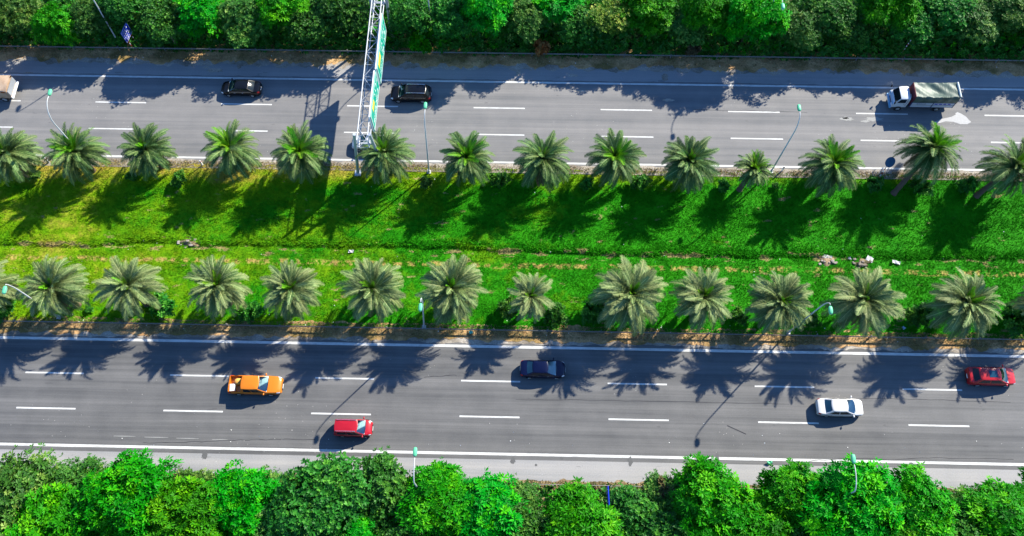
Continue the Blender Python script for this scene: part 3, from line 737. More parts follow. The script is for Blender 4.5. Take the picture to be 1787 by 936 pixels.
for (bx, by, tx, ty) in ((nl.x, nl.y, -17.8, 45.2), (-15.6, 45.1, -16.2, 45.2), (-16.45, 64.0, -16.05, 64.1), (-18.3, 64.0, -17.95, 64.1)):
    MB().tube([W(bx, by, 0), W(tx, ty, 8.1)], [.19, .17], 12).build('leg', M_GALV, gr, 60)
    MB().box(W(bx, by, .06), (.7, .7, .16)).build('foot', M_GALV, gr)
for y in (45.2, 64.1): MB().box(W(-17.0, y, 6.3), (2.0, .18, .18)).build('cross_beam', M_GALV, gr)
def sign_panel(ya, yb_, x, z0, z1, marks):
    p = MB().box(W(x, (ya+yb_)/2, (z0+z1)/2), (.07, yb_-ya, z1-z0)).build('sign_panel', M_GREEN, gr)
    MB().box(W(x-.11, (ya+yb_)/2, (z0+z1)/2+.02), (.14, yb_-ya+.06, z1-z0+.06)).build('panel_casing', M_WHITE, p)
    xf = x+.045; b = .09
    fr = MB()
    for c, d in (((xf, (ya+yb_)/2, z1-b), (.012, yb_-ya-.1, .07)), ((xf, (ya+yb_)/2, z0+b), (.012, yb_-ya-.1, .07)), ((xf, ya+b, (z0+z1)/2), (.012, .07, z1-z0-.25)), ((xf, yb_-b, (z0+z1)/2), (.012, .07, z1-z0-.25))):
        fr.box(W(*c), d)
    fr.build('panel_border', M_WHITE, p)
    for (y, z, dy, dz, m) in marks:
        MB().box(W(xf, y, z), (.014, dy, dz)).build('panel_mark', m, p)
    for y in (ya+.8, yb_-.8): MB().box(W(x-.22, y, (z0+z1)/2), (.08, .1, z1-z0-.3)).build('panel_bracket', M_GALV_W, p)
def letters(y0, y1, z, hgt, seed):
    r_ = random.Random(seed); out = []; y = y0
    while y < y1:
        wd = r_.uniform(.16, .28)
        out += [(y, z, .06, hgt, M_WHITE)]
        if r_.random() < .7: out += [(y+wd*.5, z+r_.choice((-.4, 0, .45))*hgt, wd, .07, M_WHITE)]
        if r_.random() < .6: out += [(y+wd, z, .06, hgt*.95, M_WHITE)]
        y += wd+r_.choice((.14, .14, .14, .4))
    return out
sign_panel(53.25, 60.6, -16.05, 5.7, 8.5, [(54.9, 7.75, 1.7, .85, M_YEL)]+letters(56.4, 60.0, 7.6, .5, 1)+letters(54.2, 59.8, 6.45, .5, 2))
sign_panel(47.1, 52.95, -16.2, 5.7, 8.5, [(49.0, 7.75, 1.2, .7, M_YEL)]+letters(50.4, 52.4, 7.65, .5, 3)+letters(47.8, 52.2, 6.45, .55, 4))

# ------------------------------------------------------------------ road signs
def banded_pole(root, x, y, z0, z1, r_=.05, name='post'):
    n = max(3, int((z1-z0)/.32)); p = MB().tube([(x, y, z0), (x, y, z1)], r_*.9, 8).build(name, M_WHITE, root, 60)
    for i in range(0, n, 2):
        a = z0+(z1-z0)*i/n; b = z0+(z1-z0)*(i+1)/n
        MB().tube([(x, y, a), (x, y, b)], r_, 8).build('red_band', M_RED, p, 60)
root = empty('road_sign', (-47.9, 61.75, 0), 0, 'large blue rectangular sign on two red and white posts beside the upper wood', 'road sign')
banded_pole(root, 0, 0, 0, 3.4); banded_pole(root, .15, 1.0, 0, 3.4)
ang = math.atan2(1.0, .15)
pb = MB().box((.075+.06, .5, 2.65), (1.75, .05, 1.75), ang).build('sign_board', M_BLUE, root)
def on_board(u, v, du, dv, m, nm): 
    d = Vector((math.cos(ang), math.sin(ang), 0)); nrm = Vector((math.sin(ang), -math.cos(ang), 0))
    c = Vector((.135, .5, 2.65)) + d*u + nrm*.03 + Vector((0, 0, v))
    MB().box(c, (du, .012, dv), ang).build(nm, m, pb)
for u, v, du, dv in ((0, .82, 1.7, .05), (0, -.82, 1.7, .05), (-.83, 0, .05, 1.66), (.83, 0, .05, 1.66)): on_board(u, v, du, dv, M_WHITE, 'board_border')
r_ = random.Random(3)
for row, v in enumerate((.5, .12, -.26)):
    u = -.6
    while u < .6:
        wd = r_.uniform(.08, .2); on_board(u, v, wd, .2, M_WHITE, 'board_letter'); u += wd+r_.uniform(.07, .2)
on_board(0, -.58, 1.1, .09, M_WHITE, 'board_letter')
# round blue sign on the upper median
b = at(1533, 311); t_ = at(1553, 283, 2.3) - b; root = empty('round_sign', (b.x, b.y, 0), 0, 'round blue sign on a red and white pole beside the leaning palm', 'road sign')
p0 = MB().tube([(0, 0, 0), t_], .05, 8).build('post', M_WHITE, root, 60)
for i in range(0, 8, 2): MB().tube([t_*(i/8), t_*((i+1)/8)], .056, 8).build('red_band', M_RED, p0, 60)
nd = Vector((.15, -.72, .68)).normalized()
d0 = MB().tube([t_+nd*.05, t_+nd*.08], .60, 26).build('sign_disc', plain('sign_dull_blue', (.03, .10, .19), .5), root, 40)
MB().tube([t_+nd*.02, t_+nd*.045], .56, 26).build('disc_back', M_GALV, d0, 40)
# pole among the brush at the upper right
b = at(1570, 98); root = empty('marker_pole', (b.x, b.y, 0), 0, 'black and white banded pole in the brush behind the covered truck', 'marker pole')
p0 = MB().tube([(0, 0, 0), (.02, 0, 3.0)], .055, 8).build('post', M_WHITE, root, 60)
for i in range(4):
    a = 1.0+i*.52; MB().tube([(.01, 0, a), (.01, 0, a+.26)], .062, 8).build('dark_band', M_BLACK if i % 2 else M_RED, p0, 60)
# blue sign edge-on in the lower wood
c = at(1061, 867, 5.0); root = empty('road_sign', (c.x, c.y, 0), 0, 'blue sign seen almost edge-on above the lower trees', 'road sign')
pb = MB().box((0, 0, 5.0), (.07, 1.75, 1.4), R(2)).build('sign_board', M_BLUE, root)
for y in (-.55, .55): MB().tube([(-.07, y, 0), (-.07, y, 5.6)], .045, 8).build('post', M_GALV, root, 60)
for i in range(5): MB().box((.045, -.62+i*.3, 5.1), (.012, .16, .35)).build('board_letter', M_WHITE, pb)
# delineator posts on the upper median
for i, (px, py, wh) in enumerate(((86, 284, 'left of the second palm'), (354, 289, 'left of the fourth palm'), (1364, 299, 'between the young palm and the twelfth palm'))):
    b = at(px, py); root = empty('delineator_post', (b.x, b.y, .02), .3, f'short white marker post beside the upper road, {wh}', 'marker post', 'short marker posts on the upper median')
    p0 = MB().box((0, 0, .5), (.14, .12, 1.0)).box((0, 0, 1.03), (.10, .09, .06)).build('post', M_WHITE, root)
    MB().box((0, 0, .82), (.146, .126, .16)).build('red_band', M_RED, p0)

# ------------------------------------------------------------------ rubble, litter
def heap(px, py, rx, ry, hh, label, seed):
    c = at(px, py); zb = float(lawn_z(c.x, c.y)); g_ = random.Random(seed)
    n, m_ = 9, 26; P = []
    for i in range(n+1):
        t = i/n; row = []
        for k in range(m_+1):
            a = 2*math.pi*(k % m_)/m_; rr = t*(1+.3*math.sin(2*a+seed)+.2*math.sin(5*a+seed*2))
            x = rx*rr*math.cos(a); y = ry*rr*math.sin(a)
            nz = float(vnoise(np.array(x*3+seed), np.array(y*3), seed))
            row.append((x, y, hh*(1-t**1.6)*(.55+.9*nz)-.06*t))
        P.append(row)
    root = empty('soil_heap', (c.x, c.y, zb), 0, label, 'soil heap')
    MB().grid(P).build('mound', M_SOIL, root, 60)
    for k in range(14):
        a = g_.uniform(0, 6.28); t = g_.uniform(.2, 1.15); s_ = g_.uniform(.07, .17)
        o = MB().blob((rx*t*math.cos(a), ry*t*math.sin(a), hh*max(0, 1-t)*.9+.05), (s_*1.3, s_, s_*.7), 6, 4, .6).build('clod', M_SAND, root)
heap(328, 422, 1.3, .55, .35, 'grey-brown soil heap by the ditch below the left palms', 3)
heap(1443, 455, 1.1, .5, .22, 'low brown soil heap by the ditch, left of two on the right', 5)
heap(1507, 458, 1.15, .55, .28, 'low brown soil heap by the ditch, right of two on the right', 6)
M_SCRAP = plain('scrap_white', (.48, .48, .47), .6)
def scrap(px, py, sx, sy, rz, label, m=M_SCRAP):
    c = at(px, py); z = (float(lawn_z(c.x, c.y)) if 26.5 < c.y < 46 else 0)+.16
    P = [[(sx*(i/5-.5), sy*(j/3-.5), .08*math.sin(i*1.9+j*1.3+px)+.05) for j in range(4)] for i in range(6)]
    Q = [[(x, y, z_-.012) for x, y, z_ in r__] for r__ in P]
    o = MB().grid(P).grid(Q).build('plastic_scrap', m, None, 60); o.location = (c.x, c.y, z); o.rotation_euler = (.12, .1, rz)
    tag(o, label, 'litter', 'scraps of litter by the ditch')
scrap(1446, 447, .9, .4, -.2, 'white plastic scrap on the left soil heap by the ditch')
scrap(1519, 451, .75, .6, -.5, 'square white scrap beside the right soil heap by the ditch')
scrap(1565, 457, .9, .35, -.25, 'white plastic scrap right of the two soil heaps')
scrap(1484, 450, .3, .3, .4, 'small white scrap between the two soil heaps')
scrap(612, 438, .6, .3, .1, 'white plastic scrap on the ditch below the gantry')
scrap(1576, 573, .35, .3, .6, 'pale blue scrap by the rail under the right lower palms', plain('scrap_blue', (.35, .5, .62), .5))
scrap(822, 581, .4, .3, .3, 'turquoise scrap by the guard rail right of the middle lamp', plain('scrap_teal', (.08, .50, .42), .5))
scrap(1342, 808, .55, .3, .2, 'turquoise plastic scrap on the lower shoulder line', M_HEAD)
g = np.random.default_rng(17)
V = []; F = []
spots = [(g.uniform(-60, 60), g.choice([g.uniform(26.0, 29.5), g.uniform(33, 37), g.uniform(60.3, 62), g.uniform(13.8, 17.2), g.uniform(27, 45), g.uniform(26, 28)])) for _ in range(190)]
for x, y in spots:
    z = float(lawn_z(x, y))+.13 if 26.8 < y < 45.8 else (.14 if y < 26.8 and y > 25.4 else .02)
    if y > 60: z = .12
    s_ = g.uniform(.025, .07); a = g.uniform(0, 6.28); n = len(V)
    e1 = np.array([math.cos(a), math.sin(a), .2])*s_; e2 = np.array([-math.sin(a), math.cos(a), .1])*s_*g.uniform(.4, 1)
    c = np.array([x, y, z]); up_ = np.array([0, 0, .02])
    V += [tuple(c-e1), tuple(c+e2+up_), tuple(c+e1), tuple(c-e2-up_)]; F.append((n, n+1, n+2, n+3))
me = bpy.data.meshes.new('litter'); me.from_pydata(V, [], F); o = link('litter', me, None, M_WHITE); tag(o, 'tiny scattered white flecks of litter on verges and lanes', 'litter', kind='stuff')

# ------------------------------------------------------------------ cars
def norm_grid(P):
    P = np.asarray(P, float); du = np.gradient(P, axis=0); dv = np.gradient(P, axis=1); n = np.cross(du, dv)
    return n/(np.linalg.norm(n, axis=2, keepdims=True)+1e-9)
def wheel(root, x, y, r_, wd=.22):
    s = 1 if y > 0 else -1
    prof = [(.55*r_, -wd/2), (.88*r_, -wd/2), (r_, -wd*.32), (r_, wd*.32), (.88*r_, wd/2), (.55*r_, wd/2)]
    n = 20; mb = MB(); mb.grid([[(pr*math.cos(2*math.pi*k/n), py_, pr*math.sin(2*math.pi*k/n)) for pr, py_ in prof] for k in range(n+1)])
    t = mb.build('wheel', M_TYRE, root, 40); t.location = (x, y, r_)
    rb = MB().tube([(0, s*(wd/2-.06), 0), (0, s*(wd/2-.03), 0)], r_*.58, 16)
    for k in range(5):
        a = 2*math.pi*k/5; rb.tube([(0, s*(wd/2-.015), 0), (r_*.54*math.cos(a), s*(wd/2-.01), r_*.54*math.sin(a))], .035, 5)
    rb.build('rim', M_RIM, t)
def make_car(name, label, cat, loc, heading, L, Wd, st, cab, pm, glassm, zb=.22, wr=.32, wx=(-.29, .31), rails=False, sunroof=False, bed=None, ws=None, rw=None, roofm=None, chrome=False):
    root = empty(name, (loc[0], loc[1], 0.004), 0 if heading > 0 else math.pi, label, cat)
    hw = Wd/2
    # --- lower body
    G_ = []
    for (xr, zt, wf, *dip) in st:
        w_ = hw*wf; dp = dip[0] if dip else None
        h_ = zt-zb
        half = [(w_*.72, zb+.02), (w_*.95, zb+.06), (w_, zb+h_*.32), (w_*.995, zb+h_*.62), (w_*.965, zt-h_*.14), (w_*.885, zt-.015)]
        half += [(w_*.50, zt+.012), (0, zt+.022)] if dp is None else [(w_*.84, zt-dp), (0, zt-dp)]
        G_.append([(xr*L, y, z) for y, z in half]+[(xr*L, -y, z) for y, z in half[-2::-1]])
    mb = MB(); mb.grid(G_)
    n0 = len(G_[0]); tot = len(G_)*n0
    mb.f += [tuple(range(n0)), tuple(range(tot-1, tot-n0-1, -1)),]
    body = mb.build('body', pm, root, 38)
    P = np.array(G_); NN = norm_grid(P)
    if NN[len(st)//2, n0//2, 2] < 0: NN = -NN
    def bil(A, s, r_):
        i = int(min(max(s, 0), A.shape[0]-1.0001)); j = int(min(max(r_, 0), A.shape[1]-1.0001)); u, v = s-i, r_-j
        return A[i, j]*(1-u)*(1-v)+A[i+1, j]*u*(1-v)+A[i, j+1]*(1-u)*v+A[i+1, j+1]*u*v
    xs = np.array([s[0] for s in st])
    def sidx(xr): return float(np.interp(xr, xs, np.arange(len(xs))))
    def patch(nm, x0, x1, r0, r1, m, off=.008, par=None, n=5):
        gp = []
        for i in range(n):
            s = sidx(x0+(x1-x0)*i/(n-1)); gp.append([tuple(bil(P, s, r0+(r1-r0)*j/(n-1))+bil(NN, s, r0+(r1-r0)*j/(n-1))*off) for j in range(n)])
        MB().grid(gp).build(nm, m, par or body, 60)
    # --- cabin
    xfw, xfr, xrr, xrw, zc, zr, wbf, wrf = cab
    def S(h):
        e = h**.9
        return (xrw+(xrr-xrw)*h**.85)*L, (xfw+(xfr-xfw)*h**.85)*L, hw*(wbf+(wrf-wbf)*h**1.25), zc+(zr-zc)*h
    bow = .12
    def Sf(v, h): a, b_, w_, z = S(h); return np.array([b_+bow*(1-v*v)-bow*.35, v*w_, z])
    def Sr(v, h): a, b_, w_, z = S(h); return np.array([a-bow*.7*(1-v*v)+bow*.25, v*w_, z])
    def Ss(s, v, h):
        f0 = Sf(s, h); r0 = Sr(s, h); p_ = r0+(f0-r0)*v; p_[1] += s*.035*(1-(2*v-1)**2); return p_
    hs = [0, .25, .5, .75, .93, .975]; FV = [-1, -.92, -.5, 0, .5, .92]
    loop = lambda h, sh=1.0: [Sr(v, h) for v in np.linspace(1, -1, 7)[:-1]]+[Ss(-1, v, h) for v in np.linspace(0, 1, 9)[:-1]]+[Sf(v, h) for v in FV]+[Ss(1, v, h) for v in np.linspace(1, 0, 9)[:-1]]
    rows = [loop(h) for h in hs]
    ctr = np.mean(rows[-1], axis=0)
    for k, dz in ((.90, .022), (.6, .05), (.25, .062)):
        rows.append([ctr+(q_-ctr)*np.array([k, k, 0])+np.array([0, 0, dz]) for q_ in rows[5]])
    for r__ in rows: r__.append(r__[0])
    mb = MB(); mb.grid([[tuple(q_) for q_ in r__] for r__ in rows]); m0 = len(rows[0])
    if ws is not None:      # the windscreen opening
        mb.f = [f for k, f in enumerate(mb.f) if not (k//(m0-1) < 4 and 15 <= k % (m0-1) <= 18)]
    mb.f.append(tuple((len(rows)-1)*m0+k for k in range(m0-1)))
    cabin = mb.build('cabin', roofm or pm, root, 50)
    def gl(nm, fn, v0, v1, h0, h1, m, off):
        gp = [[tuple(fn(v0+(v1-v0)*i/5, h0+(h1-h0)*j/4)+np.array(off)) for j in range(5)] for i in range(6)]
        MB().grid(gp).build(nm, m, cabin, 60)
    if ws is not None:
        xd = xfw*L; yw = hw*wbf*.93
        MB().grid([[(xd-.02-.86*i/3, yw*(j/3-1)*(1-.02*i), zc+.035+.05*math.sin(i)) for j in range(7)] for i in range(4)]).build('dashboard', M_DASH_REFLECT, cabin)
        MB().grid([[(xd-.80-1.7*i, yw*(j*2-1)*.97, zc+.03) for j in range(2)] for i in range(2)]).build('cabin_floor', M_BLACK, cabin)
        for yy in (-.36, .36): MB().box((xd-1.05, yy, zc+.18), (.16, .46, .36)).box((xd-1.07, yy, zc+.40), (.1, .24, .12)).build('seat', M_SEAT, cabin)
        MB().tube([(xd-.62, .36+.17*math.cos(a*.628), zc+.08+.17*math.sin(a*.628)) for a in range(11)], .02, 5).build('steering_wheel', M_BLACK, cabin)
    gl('windscreen', Sf, -.92, .92, .01, .93, ws or glassm, (.006, 0, .006))
    gl('rear_window', Sr, -.84, .84, .18, .9, rw or glassm, (-.012, 0, .012))
    for s in (1, -1):
        f_ = lambda v, h, s=s: Ss(s, v, h)
        gl('side_window', f_, .50, .90, .08, .84, G_DARK, (0, s*.012, .004)); gl('side_window', f_, .12, .46, .08, .84, G_DARK, (0, s*.012, .004))
        if chrome: gl('window_trim', f_, .1, .93, .01, .06, M_CHROME, (0, s*.016, .004))
    if sunroof:
        a, b_, w_, z = S(1); gp = [[(a+(b_-a)*(.42+.42*i/3), -w_*.58+w_*1.16*j/3, zr+.062) for j in range(4)] for i in range(4)]
        MB().grid(gp).build('sunroof', G_BLUE, cabin)
    if rails:
        a, b_, w_, z = S(1)
        for s in (1, -1):
            MB().tube([(a+.1, s*w_*.9, zr+.02), (a+.3, s*w_*.92, zr+.085), (b_-.3, s*w_*.92, zr+.085), (b_-.1, s*w_*.9, zr+.02)], .028, 6).build('roof_rail', M_CHROME, cabin, 60)
    # --- details
    for r0, r1 in ((3.2, 4.8), (n0-1-4.8, n0-1-3.2)):
        patch('headlight', .425, .482, r0, r1, M_LIGHT, .014); patch('taillight', -.488, -.435, r0, r1, M_TAIL, .014)
    for r0, r1 in ((3.95, 4.1), (n0-1-4.1, n0-1-3.95)):
        for x in (-.06, .14):
            patch('door_handle', x-.035, x, r0, r1, M_CHROME if chrome else pm, .03)
    for x in (-.21, .02, .22):
        for r0, r1 in ((1.5, 4.7), (n0-1-4.7, n0-1-1.5)): patch('door_gap', x-.0022, x+.0022, r0, r1, M_BLACK, .005)
    for r0, r1 in ((.6, 1.6), (n0-1-1.6, n0-1-.6)): patch('sill', -.2, .22, r0, r1, M_BLACK, .012)
    MB().box((L*.5-.0, 0, .50), (.05, Wd*.45, .16)).build('grille', M_BLACK, body)
    MB().box((L*.495, 0, .32), (.06, Wd*.55, .10)).build('air_intake', M_BLACK, body)
    MB().box((L*.508, 0, .40), (.03, .46, .11)).build('number_plate', M_PLATE, body)
    MB().box((-L*.502, 0, .60), (.03, .46, .13)).build('number_plate', M_PLATE, body)
    MB().box((-L*.496, 0, .36), (.06, Wd*.62, .14)).build('bumper_trim', M_BLACK, body)
    for s in (1, -1):
        mx = (xfw-.055)*L
        m_ = MB().blob((mx, s*(hw+.09), zc+.07), (.075, .12, .075), 10, 6, .7); m_.tube([(mx, s*hw*.9, zc), (mx, s*(hw+.05), zc+.05)], .025, 5)
        m_.build('mirror', pm, root, 60)
        for x in wx:
            wheel(root, x*L, s*(hw-.095), wr)
            n = 12; gp = []
            for k in range(n+1):
                a = math.pi*k/n; gp.append([(x*L+rr*math.cos(a), s*(hw*.995+.012), wr+rr*math.sin(a)*.97) for rr in (wr*.86, wr*1.14)])
            MB().grid(gp).build('wheel_arch', M_BLACK, body)
    # wiper line and bonnet shut-lines
    MB().tube([tuple(Sf(-.75, .03)+np.array([.03, 0, .02])), tuple(Sf(.75, .03)+np.array([.03, 0, .02]))], .02, 5).build('wiper', M_BLACK, cabin)
    return root, body
SEDAN = [(-.5, .60, .62), (-.497, .78, .70), (-.485, .93, .80), (-.45, .985, .90), (-.40, 1.0, .95), (-.28, 1.0, .99), (-.1, .97, 1), (.1, .95, 1), (.24, .93, .995), (.33, .90, .975), (.41, .83, .92), (.455, .765, .84), (.485, .69, .72), (.5, .52, .54)]
SEDAN_CAB = (.295, .095, -.205, -.375, .93, 1.40, .875, .66)
SUV = [(-.5, .62, .70), (-.498, .88, .78), (-.485, 1.0, .86), (-.45, 1.06, .94), (-.35, 1.07, .98), (-.1, 1.05, 1), (.1, 1.04, 1), (.24, 1.02, .995), (.34, .99, .98), (.42, .93, .93), (.465, .85, .85), (.49, .75, .73), (.5, .55, .58)]
SUV_CAB = (.295, .115, -.375, -.462, 1.02, 1.60, .88, .69)
HATCH = [(-.5, .60, .82), (-.498, .85, .88), (-.485, .97, .92), (-.45, 1.0, .95), (-.3, 1.0, .99), (0, .98, 1), (.18, .97, 1), (.3, .93, .98), (.38, .87, .94), (.44, .79, .87), (.48, .69, .78), (.5, .52, .66)]
MPV_CAB = (.33, .13, -.44, -.485, .95, 1.62, .89, .72)
PICK = [(-.5, .60, .90), (-.4985, 1.02, .93), (-.490, 1.05, .955), (-.482, 1.05, .965), (-.480, 1.05, .965, .46), (-.40, 1.05, .985, .46), (-.262, 1.05, .995, .46), (-.260, 1.05, .995), (-.1, 1.03, 1), (.1, 1.04, 1), (.22, 1.05, 1), (.34, 1.03, .98), (.42, .98, .94), (.465, .90, .88), (.49, .80, .80), (.5, .58, .72)]
PICK_CAB = (.25, .095, -.215, -.258, 1.03, 1.72, .88, .70)

P_BLACK = paint('black', (.004, .0045, .006), .0, .22, .15, .3); P_NAVY = paint('navy', (.002, .004, .026), .0, .22, .15, .3); P_RED = paint('red', (.40, .008, .010), .0, .3, .3); P_CRIM = paint('crimson', (.36, .006, .014), .0, .3, .3)
P_ORANGE = paint('orange', (.60, .17, .006), .0, .3, .3); P_WHITE = paint('white', (.60, .59, .58), 0); P_SILVER = paint('silver', (.32, .38, .42), .4)
def spot(px, py, z=.85): v = at(px, py, z); return (v.x, v.y)
make_car('sedan', 'black sedan in the outer lane of the upper road', 'car', spot(420, 152), -1, 4.7, 1.82, SEDAN, SEDAN_CAB, P_BLACK, G_DARK, ws=G_TINT, chrome=True)
make_car('estate_car', 'black sport utility car with roof rails right of the gantry', 'car', spot(717, 162), -1, 4.8, 1.92, SUV, SUV_CAB, P_BLACK, G_DARK, wr=.36, rails=True, ws=G_TINT, chrome=True)
make_car('hatchback', 'silver blue car half hidden under the gantry and a palm', 'car', (-17.55, 48.75), -1, 4.5, 1.8, SEDAN, SEDAN_CAB, P_SILVER, G_DARK, ws=G_TINT)
pk, pkb = make_car('pickup_truck', 'orange pickup truck with an open loaded bed', 'pickup', spot(445, 671, .95), 1, 5.35, 1.9, PICK, PICK_CAB, P_ORANGE, G_DARK, zb=.30, wr=.38, ws=G_TEAL, wx=(-.31, .30))
make_car('minivan', 'small red minivan with silver roof strips in the outer lower lane', 'car', spot(616, 746), 1, 3.75, 1.68, HATCH, MPV_CAB, P_CRIM, G_DARK, rails=True, ws=G_TEAL)
make_car('sedan', 'dark navy blue sedan in the inner lane of the lower road', 'car', spot(947, 643), 1, 4.6, 1.82, SEDAN, SEDAN_CAB, P_NAVY, G_BLUE, ws=G_TEAL, rw=G_BLUE, chrome=True)
make_car('sedan', 'white sedan in the middle lane of the lower road', 'car', spot(1467, 710), 1, 4.65, 1.8, SEDAN, SEDAN_CAB, P_WHITE, G_BLUE, ws=G_TEAL, rw=G_BLUE)
make_car('hatchback', 'red car with a dark sunroof at the right edge of the lower road', 'car', spot(1731, 656), 1, 4.75, 1.86, SUV, (.30, .10, -.31, -.445, 1.0, 1.52, .88, .67), P_RED, G_DARK, sunroof=True, wr=.34, ws=G_TINT)
# load in the pickup bed
bx, by = spot(445, 671, .95)
o = MB().blob((0, 0, .26), (.42, .34, .26), 10, 7, .8).build('cargo_sack', plain('sack', (.70, .36, .08), .8), None, 70); o.location = (bx-1.75, by+.28, .60); tag(o, 'orange and yellow sack lying in the pickup bed', 'sack')
o = MB().box((0, 0, .16), (.5, .7, .32), .1).box((0, 0, .335), (.54, .74, .03), .1).build('cargo_box', plain('box_pale', (.62, .60, .56), .7), None); o.location = (bx-2.25, by-.35, .60); tag(o, 'pale box at the rear of the pickup bed', 'box')

# ------------------------------------------------------------------ trucks
def mat_tarp():
    k = NT('tarpaulin'); n = k.noise(1.5, k.coord((1, .3, 1), 'obj'), 5); n2 = k.noise(.8, k.coord(src='obj'), 3)
    c = k.ramp(n2, [(.35, (.03, .065, .05)), (.65, (.07, .115, .09))]); return k.bsdf(c, .5, n, .6, .12, spec=.4)
M_TARP = mat_tarp(); M_TRUCKW = paint('truck_white', (.60, .62, .65)); M_TRUCKB = paint('truck_blue', (.16, .42, .66)); M_PANEL = plain('truck_panel', (.42, .47, .52), .5); M_LETTER = plain('letter_blue', (.03, .06, .35), .5); M_FRAMEB = plain('truck_frame', (.03, .05, .12), .6); M_MAROON = plain('maroon', (.16, .03, .04), .7)
def cab_shell(root, x0, x1, hw, z0, zw, zt):
    """forward-control cab from x0 (rear) to x1 (front, +x); waist at zw"""
    P = []
    for x, zt_, w_ in ((x0, zt-.02, .96), (x0+.1, zt, .98), (x1-.95, zt, .98), (x1-.62, zt-.06, .95), (x1-.22, zw+.05, .985), (x1-.04, zw-.02, .985), (x1, zw-.15, .97), (x1+.03, z0+.35, .97), (x1, z0, .95)):
        w = hw*w_; zl = min(zw, zt_-.04)
        half = [(w*.9, z0), (w, z0+.12), (w, zl), (w*.93, zt_-.05), (w*.84, zt_), (0, zt_+.02)]
        P.append([(x, y, z) for y, z in half]+[(x, -y, z) for y, z in half[-2::-1]])
    mb = MB(); mb.grid(P); n = len(P[0]); mb.f += [tuple(range(n))]
    return mb.build('cab', M_TRUCKW, root, 35)
c0 = at(1612, 172, 1.2)
tr = empty('covered_truck', (46.3, c0.y+.05, 0), math.pi, 'white-cabbed truck with a green tarpaulin over its load', 'truck')
HW = 1.0
cab = cab_shell(tr, 1.75, 3.45, HW*.97, .55, 1.45, 2.25)
# windscreen, side windows, blue front
def quad(nm, pts, m, par): return MB().add(pts, [(0, 1, 2, 3)]).add([(x-.012, y, z) for x, y, z in pts], [(3, 2, 1, 0)]).build(nm, m, par)
quad('windscreen', [(3.255, -.84, 1.50), (3.255, .84, 1.50), (2.86, .78, 2.17), (2.86, -.78, 2.17)], G_DARK, cab)
for s in (1, -1):
    quad('side_window', [(2.15, s*.968, 1.52), (3.08, s*.972, 1.52), (2.80, s*.925, 2.08), (2.15, s*.925, 2.10)], G_DARK, cab)
    MB().box((1.98, s*.955, 1.5), (.02, .02, 1.2)).build('door_gap', M_BLACK, cab)
    MB().box((2.2, s*.965, 1.30), (.16, .03, .04)).build('door_handle', M_BLACK, cab)
    MB().blob((3.50, s*1.18, 1.85), (.06, .12, .2), 8, 6, .6).tube([(3.3, s*.9, 1.9), (3.5, s*1.15, 1.95)], .02, 5).build('mirror', M_BLACK, cab, 60)
    MB().box((3.47, s*.68, .95), (.06, .34, .2)).build('headlight', M_LIGHT, cab)
MB().box((3.47, 0, 1.24), (.05, 1.8, .22)).build('front_panel', M_TRUCKB, cab); MB().box((3.46, 0, .95), (.05, .95, .22)).build('grille', M_FRAMEB, cab)
MB().box((3.53, 0, .62), (.16, 1.92, .26)).build('bumper', M_TRUCKB, cab); MB().box((3.62, 0, .62), (.02, .5, .13)).build('number_plate', M_PLATE, cab)
MB().tube([(3.30, -.5, 1.5), (3.16, -.1, 1.75)], .015, 5).tube([(3.30, .1, 1.5), (3.16, .5, 1.75)], .015, 5).build('wiper', M_BLACK, cab)
MB().box((-.6, 0, .62), (6.2, .8, .22)).build('chassis', M_BLACK, tr)
XR, XF, ZF, ZS = -3.55, 1.45, .85, 1.75
bedp = MB().box(((XR+XF)/2, 0, ZF), (XF-XR, 2.04, .12)).build('bed_floor', M_FRAMEB, tr)
npan = 4; pl = (XF-XR)/npan
for s in (1, -1):
    for rowz in (1.10, 1.53):
        for i in range(2):
            x = XR+(XF-XR)*(i+.5)/2; MB().box((x, s*1.04, rowz), ((XF-XR)/2-.14, .05, .36)).build('side_panel', M_PANEL, bedp)
    for i in range(3): MB().box((XR+(XF-XR)*i/2, s*1.03, 1.3), (.10, .08, .95)).build('stake_post', M_FRAMEB, bedp)
    for z in (.90, 1.315, 1.75): MB().box(((XR+XF)/2, s*1.03, z), (XF-XR, .06, .06)).build('side_rail', M_FRAMEB, bedp)
r_ = random.Random(9)
x = -2.9
for k in range(4):
    MB().box((x, 1.07, 1.53), (.34, .02, .20)).build('side_letter', M_LETTER, bedp); x += .5
for k in range(5): MB().box((-.1+k*.22, 1.07, 1.55), (.12, .02, .12)).build('side_letter', M_FRAMEB, bedp)
MB().box((XF-.03, 0, 1.9), (.06, 1.96, 1.9)).build('headboard', M_MAROON, bedp); MB().box((XR, 0, 1.4), (.05, 2.0, 1.1)).build('tail_gate', M_PANEL, bedp)
MB().box((XF+.03, .2, 1.9), (.03, .5, .08)).build('headboard_mark', M_WHITE, bedp)
# tarpaulin: sagging cover with dark skirts
N1, N2 = 34, 22; P = []
for i in range(N1+1):
    u = i/N1; x = XR-.04+(XF-XR+.02)*u; row = []
    for j in range(N2+1):
        v = j/N2*2-1
        ridge = 2.85-.10*math.sin(u*3.0)+.10*(1-u)
        if abs(v) < .72:
            t = v/.72; z = ridge-.16*(1-abs(t)**2.2)*(.4+.9*math.sin(math.pi*min(1, max(0, u*1.02)))**2)+.09*math.sin(u*9+t*2.3)*math.exp(-((u-.55)/.35)**2)*(1-t*t)+.03*math.sin(u*23+t*5); y = t*1.0
        else:
            t = (abs(v)-.72)/.28; z = ridge-t*(ridge-1.78)+.02*math.sin(u*40); y = math.copysign(1.0+.07*math.sin(math.pi*t)*(1+.6*math.sin(u*30))+.06*t, v)
        row.append((x, y, z))
    P.append(row)
tp = MB().grid(P).build('tarpaulin', M_TARP, tr, 70)
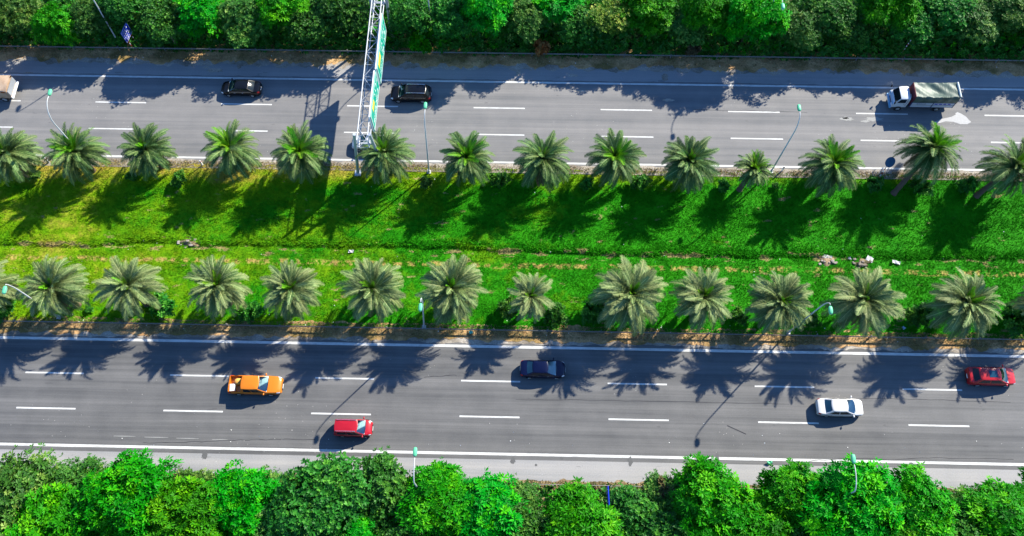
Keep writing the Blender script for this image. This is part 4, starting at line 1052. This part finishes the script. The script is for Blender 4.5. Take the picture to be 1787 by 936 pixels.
end = P[0]; MB().add(end+[(XR-.04, y, 1.75) for x, y, z in end], [(i, i+1, i+1+len(end), i+len(end)) for i in range(len(end)-1)]).build('tarpaulin_end', M_TARP, tp, 60)
MB().tube([(XR-.02, -1.0, 2.9), (XR-.02, 0, 2.93), (XR-.02, 1.0, 2.9)], .13, 8).build('rolled_flap', plain('flap', (.45, .50, .48), .6), tp, 60)
for y in (-.9, .9):
    for x in (2.55, -1.95): wheel(tr, x, y, .40, .26)
# dump truck at the left edge, cab out of frame
c0 = at(20, 150, 1.6)
dt = empty('cargo_truck', (-64.6, c0.y-.1, 0), math.pi, 'beige covered cargo truck cut off by the left edge', 'truck')
k = NT('canvas'); n = k.noise(1.2, k.coord(src='obj'), 6, .65)
M_CANV = k.bsdf(k.ramp(n, [(.3, (.30, .20, .13)), (.65, (.45, .33, .23))]), .8, n, .4, .1)
M_RUST = plain('rust', (.22, .06, .02), .9)
MB().box((0, 0, .7), (8.2, .85, .26)).build('chassis', M_BLACK, dt)
P = []
for i in range(25):
    u = i/24; row = []
    for j in range(17):
        v = j/16*2-1
        if abs(v) < .7: t = v/.7; y = t*1.12; z = 2.25+.10*(1-t*t)+.03*math.sin(u*20+t*4)
        else: t = (abs(v)-.7)/.3; y = math.copysign(1.12+.03*math.sin(math.pi*t), v); z = 2.25-t*.35
        row.append((-4.2+6.2*u, y, z))
    P.append(row)
bd = MB().box((-1.1, 0, 1.4), (6.2, 2.22, 1.1)).build('cargo_body', M_CANV, dt); MB().grid(P).build('cover', M_CANV, bd, 60)
for s in (1, -1):
    for i in range(6): MB().box((-3.9+i*1.15, s*1.13, 1.4), (.09, .06, 1.1)).build('stake_post', M_CANV, bd)
    MB().box((-3.75, s*1.06, 2.02), (.5, .2, .25)).build('rust_patch', M_RUST, bd); MB().box((-4.26, s*.85, 1.0), (.05, .3, .14)).build('taillight', M_TAIL, bd)
    for x in (-3.05, -1.85, 3.0): wheel(dt, x, s*.95, .50, .32)
MB().box((-4.30, 0, .95), (.14, 2.3, .26)).build('rear_bumper', M_WHITE, bd); MB().box((-4.24, 0, 1.62), (.06, 2.1, .8)).build('tail_gate', M_GALV, bd)
cab_shell(dt, 2.3, 4.1, 1.08, .6, 1.6, 2.5)
